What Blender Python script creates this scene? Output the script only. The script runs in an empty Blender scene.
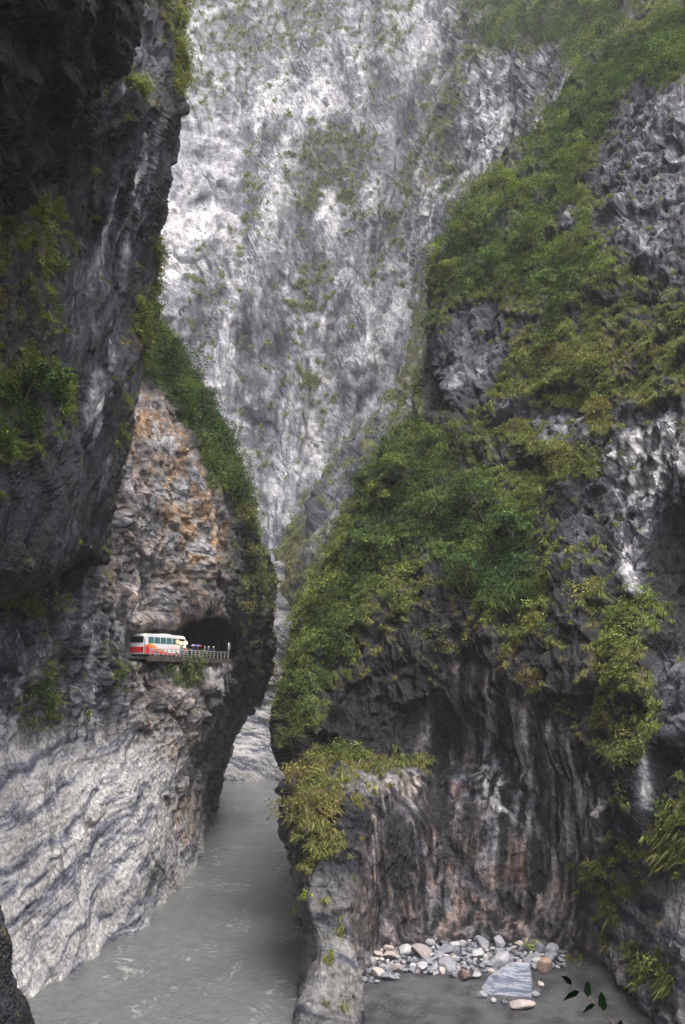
import bpy, bmesh, math, random
import numpy as np
from mathutils import Vector, Matrix

random.seed(7)
R = math.radians
sc = bpy.context.scene
COL = sc.collection

# ------------------------------------------------------------------ camera, light, exposure
W, H, FPX = 685, 1024, 1050.0
CAM_Z, PITCH = 27.0, R(9.1)
cam_d = bpy.data.cameras.new('camera')
cam = bpy.data.objects.new('camera', cam_d)
COL.objects.link(cam)
cam.location = (0, 0, CAM_Z)
cam.rotation_euler = (R(90) + PITCH, 0, 0)
cam_d.sensor_fit = 'VERTICAL'
cam_d.sensor_height = 24.0
cam_d.sensor_width = 24.0 * W / H
cam_d.lens = 24.0 * FPX / H
cam_d.clip_start = 0.2
cam_d.clip_end = 6000
sc.camera = cam

SUN_EL, SUN_AZ = R(66), R(150)          # azimuth clockwise from +Y: behind the camera, a little to the left
HAZE = 0.00017
SUN_STRENGTH, SKY_STRENGTH, EXPOSURE = 1.3, 0.15, 1.5
world = bpy.data.worlds.new('World')
sc.world = world
world.use_nodes = True
wn = world.node_tree.nodes
wl = world.node_tree.links
wn.clear()
wo = wn.new('ShaderNodeOutputWorld')
bg = wn.new('ShaderNodeBackground')
sky = wn.new('ShaderNodeTexSky')
sky.sky_type = 'NISHITA'
sky.sun_disc = False
sky.sun_elevation = SUN_EL
sky.sun_rotation = SUN_AZ
sky.air_density = 1.0
sky.dust_density = 6.0
sky.ozone_density = 1.0
hs = wn.new('ShaderNodeHueSaturation')
hs.inputs['Saturation'].default_value = 0.42      # overcast: the blue is mostly washed out
wl.new(sky.outputs[0], hs.inputs['Color'])
wl.new(hs.outputs[0], bg.inputs['Color'])
bg.inputs['Strength'].default_value = SKY_STRENGTH
wl.new(bg.outputs[0], wo.inputs['Surface'])

sun_d = bpy.data.lights.new('sun', 'SUN')
sun = bpy.data.objects.new('sun', sun_d)
COL.objects.link(sun)
sun_d.energy = SUN_STRENGTH
sun_d.angle = R(22)
sun_d.color = (1.0, 0.97, 0.95)
sdir = Vector((math.sin(SUN_AZ) * math.cos(SUN_EL), math.cos(SUN_AZ) * math.cos(SUN_EL), math.sin(SUN_EL)))
sun.rotation_euler = sdir.to_track_quat('Z', 'Y').to_euler()
sun.location = (0, -50, 300)

sc.view_settings.view_transform = 'Standard'
sc.view_settings.look = 'None'
sc.view_settings.gamma = 1
sc.view_settings.exposure = EXPOSURE
sc.view_settings.use_curve_mapping = False
sc.render.engine = 'CYCLES'
sc.cycles.use_denoising = True
sc.cycles.max_bounces = 5
sc.cycles.diffuse_bounces = 3
sc.cycles.glossy_bounces = 2
sc.cycles.transmission_bounces = 2
sc.cycles.volume_bounces = 1
sc.cycles.transparent_max_bounces = 4
sc.cycles.caustics_reflective = False
sc.cycles.caustics_refractive = False

# ------------------------------------------------------------------ projection
CP, SP = math.cos(PITCH), math.sin(PITCH)
def at(px, py, Y):
    """world point that stands Y metres ahead of the camera and shows at pixel (px, py)"""
    x = (np.asarray(px, float) - W / 2) / FPX
    y = (H / 2 - np.asarray(py, float)) / FPX
    t = np.asarray(Y, float) / (CP - y * SP)
    return np.stack(np.broadcast_arrays(t * x, np.asarray(Y, float), CAM_Z + t * (SP + y * CP)), -1)
def proj(P):
    X, Y, Z = P[..., 0], P[..., 1], P[..., 2] - CAM_Z
    d = Y * CP + Z * SP
    u = -Y * SP + Z * CP
    return W / 2 + FPX * X / d, H / 2 - FPX * u / d
def gy(py, z=0.0):
    y = (H / 2 - py) / FPX
    return (z - CAM_Z) / (SP + y * CP) * (CP - y * SP)
def on_plane(px, py, z):
    return Vector(at(px, py, gy(py, z)))

# ------------------------------------------------------------------ numpy noise
rng = np.random.default_rng(11)
PERM = np.tile(rng.permutation(256), 3).astype(np.int32)
GR = rng.normal(size=(256, 3)).astype(np.float32)
GR /= np.linalg.norm(GR, axis=1, keepdims=True)
from concurrent.futures import ThreadPoolExecutor
POOL = ThreadPoolExecutor(4)
def chunked(fn, P):
    sh = P.shape[:-1]
    P = np.ascontiguousarray(P.reshape(-1, 3), np.float32)
    parts = list(POOL.map(fn, [P[i:i + 32768] for i in range(0, len(P), 32768)]))
    if isinstance(parts[0], tuple):
        return tuple(np.concatenate([p[j] for p in parts]).reshape(sh) for j in range(len(parts[0])))
    return np.concatenate(parts).reshape(sh)
def perlin(P):
    return chunked(_perlin, P)
def _perlin(P):
    i = np.floor(P).astype(np.int32)
    f = P - i
    i &= 255
    u = f * f * f * (f * (f * 6 - 15) + 10)
    out = 0
    for dx in (0, 1):
        a = PERM[i[:, 0] + dx]
        wx = u[:, 0] if dx else 1 - u[:, 0]
        for dy in (0, 1):
            b = PERM[a + i[:, 1] + dy]
            wy = u[:, 1] if dy else 1 - u[:, 1]
            for dz in (0, 1):
                g = GR[PERM[b + i[:, 2] + dz]]
                wz = u[:, 2] if dz else 1 - u[:, 2]
                d = g[:, 0] * (f[:, 0] - dx) + g[:, 1] * (f[:, 1] - dy) + g[:, 2] * (f[:, 2] - dz)
                out = out + wx * wy * wz * d
    return out * np.float32(1.6)
def fbm(P, oct=4, gain=0.5, lac=2.03, ridged=False):
    a, s, out = 1.0, 0.0, 0
    for k in range(oct):
        n = perlin(P * lac ** k + 17.3 * k)
        if ridged:
            n = 1 - 2 * np.abs(n)
        out = out + a * n
        s += a
        a *= gain
    return out / s
def cells(P):
    """nearest-cell facets: every cell is a tilted plane -> broken, blocky rock"""
    return chunked(_cells, P)
def _cells(P):
    i = np.floor(P).astype(np.int32)
    best = np.full(len(P), 9.0, np.float32)
    sec = np.full(len(P), 9.0, np.float32)
    num = np.zeros(len(P), np.float32)
    den = np.full(len(P), 1e-9, np.float32)
    for dx in (-1, 0, 1):
        for dy in (-1, 0, 1):
            for dz in (-1, 0, 1):
                c = i + np.array([dx, dy, dz], np.int32)
                cm = c & 255
                h = PERM[PERM[PERM[cm[:, 0]] + cm[:, 1]] + cm[:, 2]]
                off = GR[h] * 0.42 + 0.5
                v = P - (c + off)
                d = (v * v).sum(1)
                g = GR[(h * 7 + 3) & 255]
                pv = (v * g).sum(1) * 1.1 + GR[(h * 5 + 1) & 255, 0] * 0.5
                w = np.exp(-24.0 * d)
                num += w * pv; den += w
                sec = np.where(d < best, best, np.minimum(sec, d))
                best = np.minimum(best, d)
    edge = np.sqrt(sec) - np.sqrt(best)
    return num / den, edge
def sstep(a, b, x):
    t = np.clip((x - a) / (b - a), 0, 1)
    return t * t * (3 - 2 * t)

# ------------------------------------------------------------------ object helpers
def tag(o, label=None, cat=None, group=None, kind=None):
    if label: o['label'] = label
    if cat: o['category'] = cat
    if group: o['group'] = group
    if kind: o['kind'] = kind
    return o
def empty(name, loc=(0, 0, 0), rz=0.0):
    o = bpy.data.objects.new(name, None)
    COL.objects.link(o)
    o.location = loc
    o.rotation_euler = (0, 0, rz)
    o.empty_display_size = 0.3
    return o
def link(name, me, parent=None, mat=None, smooth=False):
    o = bpy.data.objects.new(name, me)
    COL.objects.link(o)
    if mat is not None and len(me.materials) == 0:
        me.materials.append(mat)
    if parent is not None:
        o.parent = parent
    if smooth:
        me.polygons.foreach_set('use_smooth', np.ones(len(me.polygons), bool))
    return o
def np_mesh(name, V, Fq, cols=None, smooth=True):
    me = bpy.data.meshes.new(name)
    V = np.ascontiguousarray(V, np.float32)
    Fq = np.ascontiguousarray(Fq, np.int32)
    n, k = Fq.shape
    me.vertices.add(len(V))
    me.vertices.foreach_set('co', V.ravel())
    me.loops.add(n * k)
    me.loops.foreach_set('vertex_index', Fq.ravel())
    me.polygons.add(n)
    me.polygons.foreach_set('loop_start', np.arange(0, n * k, k, dtype=np.int32))
    me.polygons.foreach_set('use_smooth', np.full(n, smooth))
    me.update(calc_edges=True)
    for nm, c in (cols or {}).items():
        a = me.attributes.new(nm, 'FLOAT_COLOR', 'POINT')
        a.data.foreach_set('color', np.ascontiguousarray(c, np.float32).ravel())
    return me

# ------------------------------------------------------------------ materials
def new_mat(name):
    m = bpy.data.materials.new(name)
    m.use_nodes = True
    nt = m.node_tree
    nt.nodes.clear()
    out = nt.nodes.new('ShaderNodeOutputMaterial')
    return m, nt, out
class NT:
    """tiny node-writing helper"""
    def __init__(s, nt): s.nt = nt
    def n(s, typ, **kw):
        nd = s.nt.nodes.new(typ)
        for k, v in kw.items():
            if k in ('op',): nd.operation = v
            elif hasattr(nd, k) and k not in nd.inputs: setattr(nd, k, v)
        return nd
    def put(s, sock, v):
        if isinstance(v, bpy.types.NodeSocket): s.nt.links.new(v, sock)
        elif isinstance(v, (tuple, list)) and len(v) == 3 and sock.type == 'RGBA': sock.default_value = (*v, 1)
        else: sock.default_value = v
    def math(s, op, a, b=0.0, c=None, clamp=False):
        nd = s.nt.nodes.new('ShaderNodeMath'); nd.operation = op; nd.use_clamp = clamp
        s.put(nd.inputs[0], a); s.put(nd.inputs[1], b)
        if c is not None: s.put(nd.inputs[2], c)
        return nd.outputs[0]
    def vmul(s, v, xyz):
        nd = s.nt.nodes.new('ShaderNodeVectorMath'); nd.operation = 'MULTIPLY'
        s.put(nd.inputs[0], v); nd.inputs[1].default_value = xyz
        return nd.outputs[0]
    def vadd(s, a, b):
        nd = s.nt.nodes.new('ShaderNodeVectorMath'); nd.operation = 'ADD'
        s.put(nd.inputs[0], a); s.put(nd.inputs[1], b)
        return nd.outputs[0]
    def noise(s, v, scale=1.0, detail=4.0, rough=0.55, dist=0.0, color=False):
        nd = s.nt.nodes.new('ShaderNodeTexNoise')
        s.put(nd.inputs['Vector'], v); nd.inputs['Scale'].default_value = scale
        nd.inputs['Detail'].default_value = detail; nd.inputs['Roughness'].default_value = rough
        nd.inputs['Distortion'].default_value = dist
        return nd.outputs['Color' if color else 'Fac']
    def voro(s, v, scale=1.0, feature='DISTANCE_TO_EDGE'):
        nd = s.nt.nodes.new('ShaderNodeTexVoronoi'); nd.feature = feature
        s.put(nd.inputs['Vector'], v); nd.inputs['Scale'].default_value = scale
        return nd.outputs['Distance']
    def ramp(s, f, stops):
        nd = s.nt.nodes.new('ShaderNodeValToRGB')
        s.put(nd.inputs[0], f)
        el = nd.color_ramp.elements
        while len(el) < len(stops): el.new(0.5)
        for e, (p, c) in zip(el, stops):
            e.position = p
            e.color = (*c, 1) if len(c) == 3 else c
        return nd.outputs[0]
    def sm(s, x, a, b, lo=0.0, hi=1.0):
        nd = s.nt.nodes.new('ShaderNodeMapRange'); nd.interpolation_type = 'SMOOTHSTEP'
        s.put(nd.inputs['Value'], x); nd.inputs['From Min'].default_value = a; nd.inputs['From Max'].default_value = b
        nd.inputs['To Min'].default_value = lo; nd.inputs['To Max'].default_value = hi
        return nd.outputs[0]
    def mix(s, f, a, b, mode='MIX'):
        nd = s.nt.nodes.new('ShaderNodeMix'); nd.data_type = 'RGBA'; nd.blend_type = mode
        s.put(nd.inputs[0], f); s.put(nd.inputs[6], a); s.put(nd.inputs[7], b)
        return nd.outputs[2]
    def attr(s, name):
        nd = s.nt.nodes.new('ShaderNodeAttribute'); nd.attribute_name = name
        return nd
    def sep(s, c):
        nd = s.nt.nodes.new('ShaderNodeSeparateColor'); s.put(nd.inputs[0], c)
        return nd.outputs

def rock_material(name, k=1.0, bump=1.0):
    """the rock's own colour and gloss are worked out per vertex (rock_colour); the finest grain is added here"""
    m, nt, out = new_mat(name)
    N = NT(nt)
    pos = nt.nodes.new('ShaderNodeNewGeometry').outputs['Position']
    a1 = N.attr('rock')
    P = N.vmul(pos, (k, k, k * 0.8))
    fine = N.noise(P, 2.3, 4, 0.72, 0.3)
    mod = N.ramp(fine, [(0.30, (0.42, 0.42, 0.44)), (0.46, (0.85, 0.85, 0.86)), (0.55, (1.06, 1.06, 1.05)), (0.70, (1.5, 1.48, 1.45))])
    col = N.mix(1.0, a1.outputs['Color'], mod, 'MULTIPLY')
    bs = nt.nodes.new('ShaderNodeBsdfPrincipled')
    nt.links.new(col, bs.inputs['Base Color'])
    nt.links.new(a1.outputs['Alpha'], bs.inputs['Roughness'])
    bs.inputs['Specular IOR Level'].default_value = 0.28
    bp = nt.nodes.new('ShaderNodeBump')
    bp.inputs['Strength'].default_value = 1.0
    bp.inputs['Distance'].default_value = 0.42 * bump / k
    nt.links.new(fine, bp.inputs['Height'])
    nt.links.new(bp.outputs[0], bs.inputs['Normal'])
    nt.links.new(bs.outputs[0], out.inputs[0])
    return m

def nramp(x, stops):
    p = [q[0] for q in stops]
    return np.stack([np.interp(x, p, [q[1][i] for q in stops]) for i in range(3)], -1)
def rock_colour(P, g, moss, crack, k=1.0, tilt=0.3, dip=0.25):
    """base colour (linear) and roughness of the rock from the regional maps and world-space noise"""
    q = P * k
    warp = np.stack([fbm(q * 0.12 + 60, 2), fbm(q * 0.12 + 80, 2), fbm(q * 0.12 + 100, 2)], -1) * 3.0
    qw = q + warp
    big = fbm(qw * 0.16, 4, 0.62)
    midn = fbm(qw * 0.75 + 9, 4, 0.65)
    qv = q + warp * np.array([0.3, 0.3, 0.8])
    vs = fbm(qv * np.array([1, 1, 0.075]) * 1.05, 4, 0.64)
    vs2 = fbm(qv * np.array([1, 1, 0.05]) * 0.35 + 5, 2)
    tone, brown, band, streak = g['tone'], g['brown'], g['band'], g['streak']
    amp = np.clip(0.22 + 1.35 * tone, 0.2, 0.95)
    soft = 1.0 if k > 0.45 else 0.6
    t = tone + amp * soft * (0.60 * big + 0.40 * midn + 0.95 * vs * streak)
    if k < 0.6:
        t = t + 0.42 * fbm(qw * np.array([1.0, 1.0, 0.45]) * 0.055 + 3, 3, 0.6) + 0.16 * fbm(qw * np.array([0.9, 0.9, 0.10]) * 0.22 + 44, 3, 0.6)
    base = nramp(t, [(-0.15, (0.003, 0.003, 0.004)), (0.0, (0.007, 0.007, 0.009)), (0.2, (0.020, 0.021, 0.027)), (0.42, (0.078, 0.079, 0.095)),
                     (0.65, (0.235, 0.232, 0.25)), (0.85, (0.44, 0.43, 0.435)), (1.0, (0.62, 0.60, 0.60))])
    # folded marble bands
    qq = q + warp * 0.8
    u = qq[..., 2] + tilt * qq[..., 0] + dip * 0.5 * qq[..., 1]
    bq = np.stack([qq[..., 0] * 0.06, qq[..., 1] * 0.06, u * 0.75], -1)
    bn = fbm(bq, 5, 0.74)
    bcol = nramp(bn + 0.10 * midn, [(-0.34, (0.045, 0.05, 0.075)), (-0.17, (0.12, 0.13, 0.18)), (-0.08, (0.36, 0.36, 0.385)),
                      (0.10, (0.60, 0.575, 0.55)), (0.30, (0.50, 0.475, 0.45)), (0.45, (0.24, 0.235, 0.26))])
    bcol = bcol * np.clip(0.25 + tone + 0.5 * vs * streak + 0.25 * big, 0.12, 1.1)[..., None]
    def mix(a, b, f):
        f = np.clip(f, 0, 1)[..., None]
        return a * (1 - f) + b * f
    base = mix(base, bcol, band * 0.92)
    bm = brown * sstep(-0.28, 0.22, fbm(qw * 0.33 + 30, 4, 0.62))
    bc = mix(np.array([1.05, 0.62, 0.30]), np.array([1.2, 0.86, 0.58]), sstep(-0.3, 0.3, midn))
    base = mix(base, base * bc, bm)
    base = mix(base, base * np.array([1.15, 0.58, 0.44]), g['red'] * sstep(-0.3, 0.1, vs2))
    wm = g['wet'] * sstep(0.03, -0.13, vs)
    base = mix(base, np.array([0.012, 0.012, 0.013]), wm)
    base = mix(base, np.array([0.02, 0.02, 0.022]), crack * 0.35)
    mn = fbm(q * 0.5 + 13, 5, 0.7)
    mm = sstep(0.42, 0.74, moss + 0.95 * mn)
    hn = g['hue'] * 0.5 + 0.75 * fbm(q * 0.8 + 21, 4, 0.7)
    mc = nramp(hn, [(0.0, (0.022, 0.042, 0.014)), (0.25, (0.05, 0.075, 0.02)), (0.5, (0.098, 0.102, 0.034)),
                    (0.75, (0.125, 0.09, 0.04)), (1.0, (0.10, 0.055, 0.03))])
    col = mix(base, mc, mm * 0.9)
    rough = np.clip(0.42 + 0.45 * sstep(0.05, 0.5, t) + 0.3 * mm, 0.38, 0.95)
    return np.concatenate([np.clip(col, 0.002, 0.8), rough[..., None]], -1), mm

def simple_mat(name, col, rough=0.6, metal=0.0, var=0.25, scale=3.0, emit=None, estr=0.0, spec=0.5):
    m, nt, out = new_mat(name)
    N = NT(nt)
    bs = nt.nodes.new('ShaderNodeBsdfPrincipled')
    tc = nt.nodes.new('ShaderNodeTexCoord').outputs['Object']
    n = N.noise(tc, scale, 5, 0.6)
    c = N.mix(N.sm(n, 0.35, 0.7, 0, 1), col, tuple(x * (1 - var) for x in col))
    nt.links.new(c, bs.inputs['Base Color'])
    bs.inputs['Roughness'].default_value = rough
    bs.inputs['Metallic'].default_value = metal
    bs.inputs['Specular IOR Level'].default_value = spec
    if emit:
        bs.inputs['Emission Color'].default_value = (*emit, 1)
        bs.inputs['Emission Strength'].default_value = estr
    nt.links.new(bs.outputs[0], out.inputs[0])
    return m

def leaf_material(name):
    m, nt, out = new_mat(name)
    N = NT(nt)
    a = N.attr('leaf').outputs['Color']
    d = nt.nodes.new('ShaderNodeBsdfPrincipled')
    nt.links.new(a, d.inputs['Base Color'])
    d.inputs['Roughness'].default_value = 0.55
    d.inputs['Specular IOR Level'].default_value = 0.25
    tr = nt.nodes.new('ShaderNodeBsdfTranslucent')
    nt.links.new(N.mix(1.0, a, (1.2, 1.25, 0.7), 'MULTIPLY'), tr.inputs['Color'])
    mx = nt.nodes.new('ShaderNodeMixShader')
    mx.inputs[0].default_value = 0.3
    nt.links.new(d.outputs[0], mx.inputs[1]); nt.links.new(tr.outputs[0], mx.inputs[2])
    nt.links.new(mx.outputs[0], out.inputs[0])
    return m

M_ROCK = rock_material('rock', 1.0)
M_ROCK_FAR = rock_material('rock_far', 0.38, 0.5)
M_ROCK_MID = rock_material('rock_mid', 0.5, 0.9)
M_LEAF = leaf_material('leaves')
M_BARK = simple_mat('bark', (0.12, 0.095, 0.07), 0.9, var=0.5, scale=6)

# ------------------------------------------------------------------ regional maps of the rock (what it is made of, what grows on it, where shade is painted in)
MS = 2                                             # map cell in picture pixels
MX0, MY0, MW, MH = -320, -420, 780, 820
_gx, _gy = np.meshgrid(MX0 + MS * np.arange(MW), MY0 + MS * np.arange(MH))
def poly_mask(poly, feather):
    poly = np.array(poly, float)
    inside = np.zeros(_gx.shape, bool)
    x0, y0 = poly.min(0) - 4; x1, y1 = poly.max(0) + 4
    j = len(poly) - 1
    for i in range(len(poly)):
        xi, yi = poly[i]; xj, yj = poly[j]
        if yi != yj:
            c = ((yi > _gy) != (yj > _gy)) & (_gx < (xj - xi) * (_gy - yi) / (yj - yi) + xi)
            inside ^= c
        j = i
    m = inside.astype(np.float32)
    r = int(round(feather / MS))
    if r > 0:
        for _ in range(2):
            for ax in (0, 1):
                c = np.cumsum(np.pad(m, [(r + 1, r) if a == ax else (0, 0) for a in (0, 1)], mode='edge'), axis=ax)
                m = (np.take(c, np.arange(2 * r + 1, c.shape[ax]), ax) - np.take(c, np.arange(0, c.shape[ax] - 2 * r - 1), ax)) / (2 * r + 1)
    return m
CH = ('tone', 'brown', 'band', 'streak', 'moss', 'red', 'hue', 'wet', 'veg', 'relief', 'calm')
class Maps:
    def __init__(s, **d):
        s.m = {c: np.full(_gx.shape, float(d.get(c, 0.0)), np.float32) for c in CH}
    def paint(s, poly, feather=8, **kw):
        mk = poly_mask(poly, feather)
        for c, v in kw.items():
            if c == 'relief': s.m[c] += mk * v
            else: s.m[c] += (v - s.m[c]) * mk
    def line(s, pts, w, feather=3, **kw):
        """a crack, gully or stain running along a polyline"""
        pts = [np.array(p, float) for p in pts]
        L, Rr = [], []
        for i, p in enumerate(pts):
            d = pts[min(i + 1, len(pts) - 1)] - pts[max(i - 1, 0)]
            n = np.array([-d[1], d[0]]) / max(np.hypot(*d), 1e-6)
            ww = w * (0.35 if i in (0, len(pts) - 1) else 1) / 2
            L.append(tuple(p + n * ww)); Rr.append(tuple(p - n * ww))
        s.paint(L + Rr[::-1], feather, **kw)
    def get(s, c, px, py):
        fx = np.clip((px - MX0) / MS, 0, MW - 1.01); fy = np.clip((py - MY0) / MS, 0, MH - 1.01)
        ix = fx.astype(int); iy = fy.astype(int); fx = fx - ix; fy = fy - iy
        a = s.m[c]
        return (a[iy, ix] * (1 - fx) * (1 - fy) + a[iy, ix + 1] * fx * (1 - fy) + a[iy + 1, ix] * (1 - fx) * fy + a[iy + 1, ix + 1] * fx * fy)

def smooth_axis(A, ax, sig):
    r = int(sig * 2.5)
    if r < 1: return A
    k = np.exp(-0.5 * (np.arange(-r, r + 1) / sig) ** 2); k /= k.sum()
    Ap = np.pad(A, [(r, r) if a == ax else (0, 0) for a in range(A.ndim)], mode='reflect', reflect_type='odd')
    out = 0
    for i, w in enumerate(k):
        out = out + w * np.take(Ap, np.arange(i, i + A.shape[ax]), ax)
    return out
def grid_normals(P):
    du = np.gradient(P, axis=1); dv = np.gradient(P, axis=0)
    n = np.cross(du, dv)
    n /= np.maximum(np.linalg.norm(n, axis=-1, keepdims=True), 1e-9)
    return n

MASS = {}
def build_mass(name, rows, maps, mat, step=1.4, hidden_step=4.0, sm=(14, 10), disp=None, wrap=1, kind='structure', row_step=None, k=1.0, tilt=0.3, dip=0.25):
    """rows: list of lists of (px, py, Y) control points, same count in every row. Every point is real depth."""
    C = np.array(rows, float)                                         # r, c, 3
    rs = row_step or step
    out = []
    for i in range(len(C) - 1):                                       # refine along rows
        d = np.abs(C[i + 1, :, 1] - C[i, :, 1])
        st = rs if (C[i + 1, :, 1].max() > -20 and C[i, :, 1].min() < 1050) else rs * 4
        n = max(2, int(math.ceil(max(d.max(), np.abs(C[i + 1, :, 2] - C[i, :, 2]).min() * 1.5) / st)))
        t = np.arange(n)[:, None, None] / n
        out.append(C[i][None] * (1 - t) + C[i + 1][None] * t)
    out.append(C[-1:]); C = np.concatenate(out, 0)
    C = smooth_axis(C, 0, sm[0])
    cols = []
    for j in range(C.shape[1] - 1):
        d = np.abs(C[:, j + 1, 0] - C[:, j, 0]).max()
        vis = (C[:, j + 1, 0].max() > -15 and C[:, j, 0].min() < 700) and j >= wrap
        n = max(2, int(math.ceil(d / (step if vis else hidden_step))))
        mpp = step * np.median(C[:, j + 1, 2]) / FPX
        n = max(n, int(min(np.percentile(np.abs(C[:, j + 1, 2] - C[:, j, 2]), 70) * (0.32 if vis else 0.22) / mpp, 150)))
        t = np.arange(n)[None, :, None] / n
        cols.append(C[:, j][:, None] * (1 - t) + C[:, j + 1][:, None] * t)
    cols.append(C[:, -1:]); C = np.concatenate(cols, 1)
    C = smooth_axis(C, 1, sm[1])
    px, py, Y = C[..., 0], C[..., 1], C[..., 2]
    Y = Y + maps.get('relief', px, py)
    P = at(px, py, Y)
    # base normal from a smoothed copy so that steps do not shred the surface
    Ps = smooth_axis(smooth_axis(P, 0, 6), 1, 6)
    n = grid_normals(Ps)
    view = P - np.array([0, 0, CAM_Z])
    flip = np.sign(-(n * view).sum(-1).mean())
    n = n * flip
    low, high, crack = disp(P)
    e = np.maximum(np.linalg.norm(np.gradient(P, axis=0), axis=-1), np.linalg.norm(np.gradient(P, axis=1), axis=-1))
    e = smooth_axis(smooth_axis(e, 0, 2), 1, 2)
    nom = step * Y / FPX
    att = np.clip(3.5 * nom / np.maximum(e, 1e-3), 0.06, 1)
    att = smooth_axis(smooth_axis(att, 0, 3), 1, 3)
    q = P + 3.0 * np.stack([perlin(P * 0.06), perlin(P * 0.06 + 9), 0 * Y], -1)
    fl = fbm(q * np.array([1, 1, 0.10]) / (1.5 / k), 3, 0.6, ridged=True)
    high = high + 0.42 / k * np.clip(maps.get('streak', px, py), 0, 1.2) * fl
    bz = maps.get('band', px, py)
    if bz.max() > 0.2:
        uq = P[..., 2] + tilt * P[..., 0] + dip * 0.5 * P[..., 1] + 3.0 * perlin(P * 0.05 * k)
        high = high * (1 - 0.86 * bz) + 0.34 * bz * fbm(np.stack([P[..., 0] * 0.06, P[..., 1] * 0.06, uq * 0.55], -1), 4, 0.65)
    low = low - low.mean(); high = high - high.mean()
    calm = 1 - maps.get('calm', px, py)
    P = P + n * ((low * (0.35 + 0.65 * att) + high * att) * calm)[..., None]
    nn = grid_normals(P) * flip
    qx, qy = proj(P)
    # look the maps up with a wandering offset so that region borders are ragged
    wa = 9 / k ** 1.2; wx = fbm(P * 0.09 * k ** 0.6 + 3, 5, 0.65) * wa; wy = fbm(P * 0.09 * k ** 0.6 + 40, 5, 0.65) * wa * 1.3
    g = {c: maps.get(c, qx + wx, qy + wy) for c in CH}
    nz = nn[..., 2]
    vn = fbm(P * 0.2 * k ** 0.5 * np.array([1, 1, 0.75]) + 9, 5, 0.66)
    mossv = g['moss'] + 0.35 * (nz - 0.05) * (g['moss'] > 0.02) + 0.10 * vn
    vegw = sstep(0.47, 0.72, g['veg'] * 0.74 + 1.05 * vn + 0.4 * (nz - 0.1)) * (g['veg'] > 0.03)
    mossv = np.maximum(mossv * (1 - 0.25 * (vn < -0.05)), vegw * 0.62)
    hue0 = g['hue'].copy()
    g['hue'] = g['hue'] * (1 - 0.7 * vegw)  # shade under the bushes painted in: moss shifts to dark green there
    rc, mossm = rock_colour(P, g, np.clip(mossv, 0, 1.2), crack * att, k, tilt, dip)
    nr, nc = P.shape[:2]
    idx = np.arange(nr * nc).reshape(nr, nc)
    F = np.stack([idx[:-1, :-1], idx[:-1, 1:], idx[1:, 1:], idx[1:, :-1]], -1).reshape(-1, 4)
    if flip < 0: pass
    else: F = F[:, ::-1]
    me = np_mesh(name, P.reshape(-1, 3), F, {'rock': rc.reshape(-1, 4)}, smooth=False)
    o = link(name, me, None, mat)
    tag(o, kind=kind)
    MASS[name] = dict(P=P.reshape(-1, 3), N=nn.reshape(-1, 3), px=qx.ravel(), py=qy.ravel(), veg=vegw.ravel(), hue=hue0.ravel(), tone=g['tone'].ravel(), moss=mossm.ravel())
    return o

def make_disp(big=3.0, Lb=18.0, mid=1.6, Lm=6.0, blk=0.9, Lk=3.0, fine=0.25, Lf=1.0, zs=0.5, zk=0.8, seed=0, strat=0.0, tilt=0.3):
    def f(P):
        q = P + seed * 31.7
        w = np.stack([fbm(q / Lb + 5, 2), fbm(q / Lb + 25, 2), fbm(q / Lb + 45, 2)], -1)
        qw = q + w * Lm * 0.4
        s = np.array([1, 1, zs])
        low = big * fbm(q * s / Lb, 3)
        c3, e3 = cells(q * np.array([1, 1, zk]) / (Lk * 0.42) + 17)
        d = mid * 0.75 * fbm(qw * s / Lm, 4, 0.55, ridged=True)
        c1, e1 = cells(qw * np.array([1, 1, zk]) / (Lk * 2.3))
        c2, e2 = cells(qw * np.array([1, 1, zk]) / (Lk * 0.9) + 7)
        amp = sstep(-0.35, 0.35, fbm(q / Lb * 1.4 + 11, 2))              # some parts smooth, some broken
        d = d + blk * 1.5 * c1 + blk * (0.35 + 0.75 * amp) * c2 + blk * 0.4 * c3 - blk * 0.35 * (1 - sstep(0, 0.12, e1))
        if strat:
            zt = qw[..., 2] * 1.0 + qw[..., 0] * tilt
            z1 = np.stack([zt / 1.7, q[..., 0] * 0.03, q[..., 1] * 0.03], -1)
            d = d + strat * fbm(z1, 3, 0.6)
        d = d + fine * fbm(qw * np.array([1, 1, zs]) / Lf, 3, 0.6)
        crack = np.maximum(1 - sstep(0.0, 0.07, e1), (1 - sstep(0.0, 0.06, e2)) * amp * 0.7)
        return low, d, crack
    return f

def R_(py, pts):
    return [(p[0], py, p[1]) for p in pts]

# ================================================================== LARGE STRUCTURE
# ---- far marble wall closing the gorge
mg = Maps(tone=0.59, streak=0.8, moss=0.24, hue=0.7)
mg.paint([(150, -400), (460, -400), (440, 20), (400, 60), (330, 85), (250, 85), (190, 115), (150, 100)], 14, tone=0.56, moss=0.42)
mg.paint([(140, 115), (200, 105), (255, 140), (250, 225), (215, 250), (150, 330)], 12, tone=0.72, moss=0.04, streak=0.4)
mg.paint([(250, 75), (380, 50), (375, 125), (300, 130), (262, 130)], 12, tone=0.72, moss=0.18)
mg.paint([(255, 150), (292, 98), (300, 110), (268, 160)], 6, tone=0.45, moss=0.5)
mg.paint([(240, 170), (300, 130), (390, 118), (425, 180), (405, 255), (360, 235), (330, 215), (300, 240), (245, 232)], 8, tone=0.42, moss=0.56, hue=0.7)
mg.paint([(322, 195), (338, 195), (340, 245), (326, 245)], 4, tone=0.85, moss=0.0)
mg.paint([(200, 248), (215, 243), (262, 292), (250, 315), (215, 300), (190, 320)], 8, tone=0.46, moss=0.5)
mg.paint([(250, 285), (280, 270), (290, 320), (262, 345)], 8, tone=0.5, moss=0.5)
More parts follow.
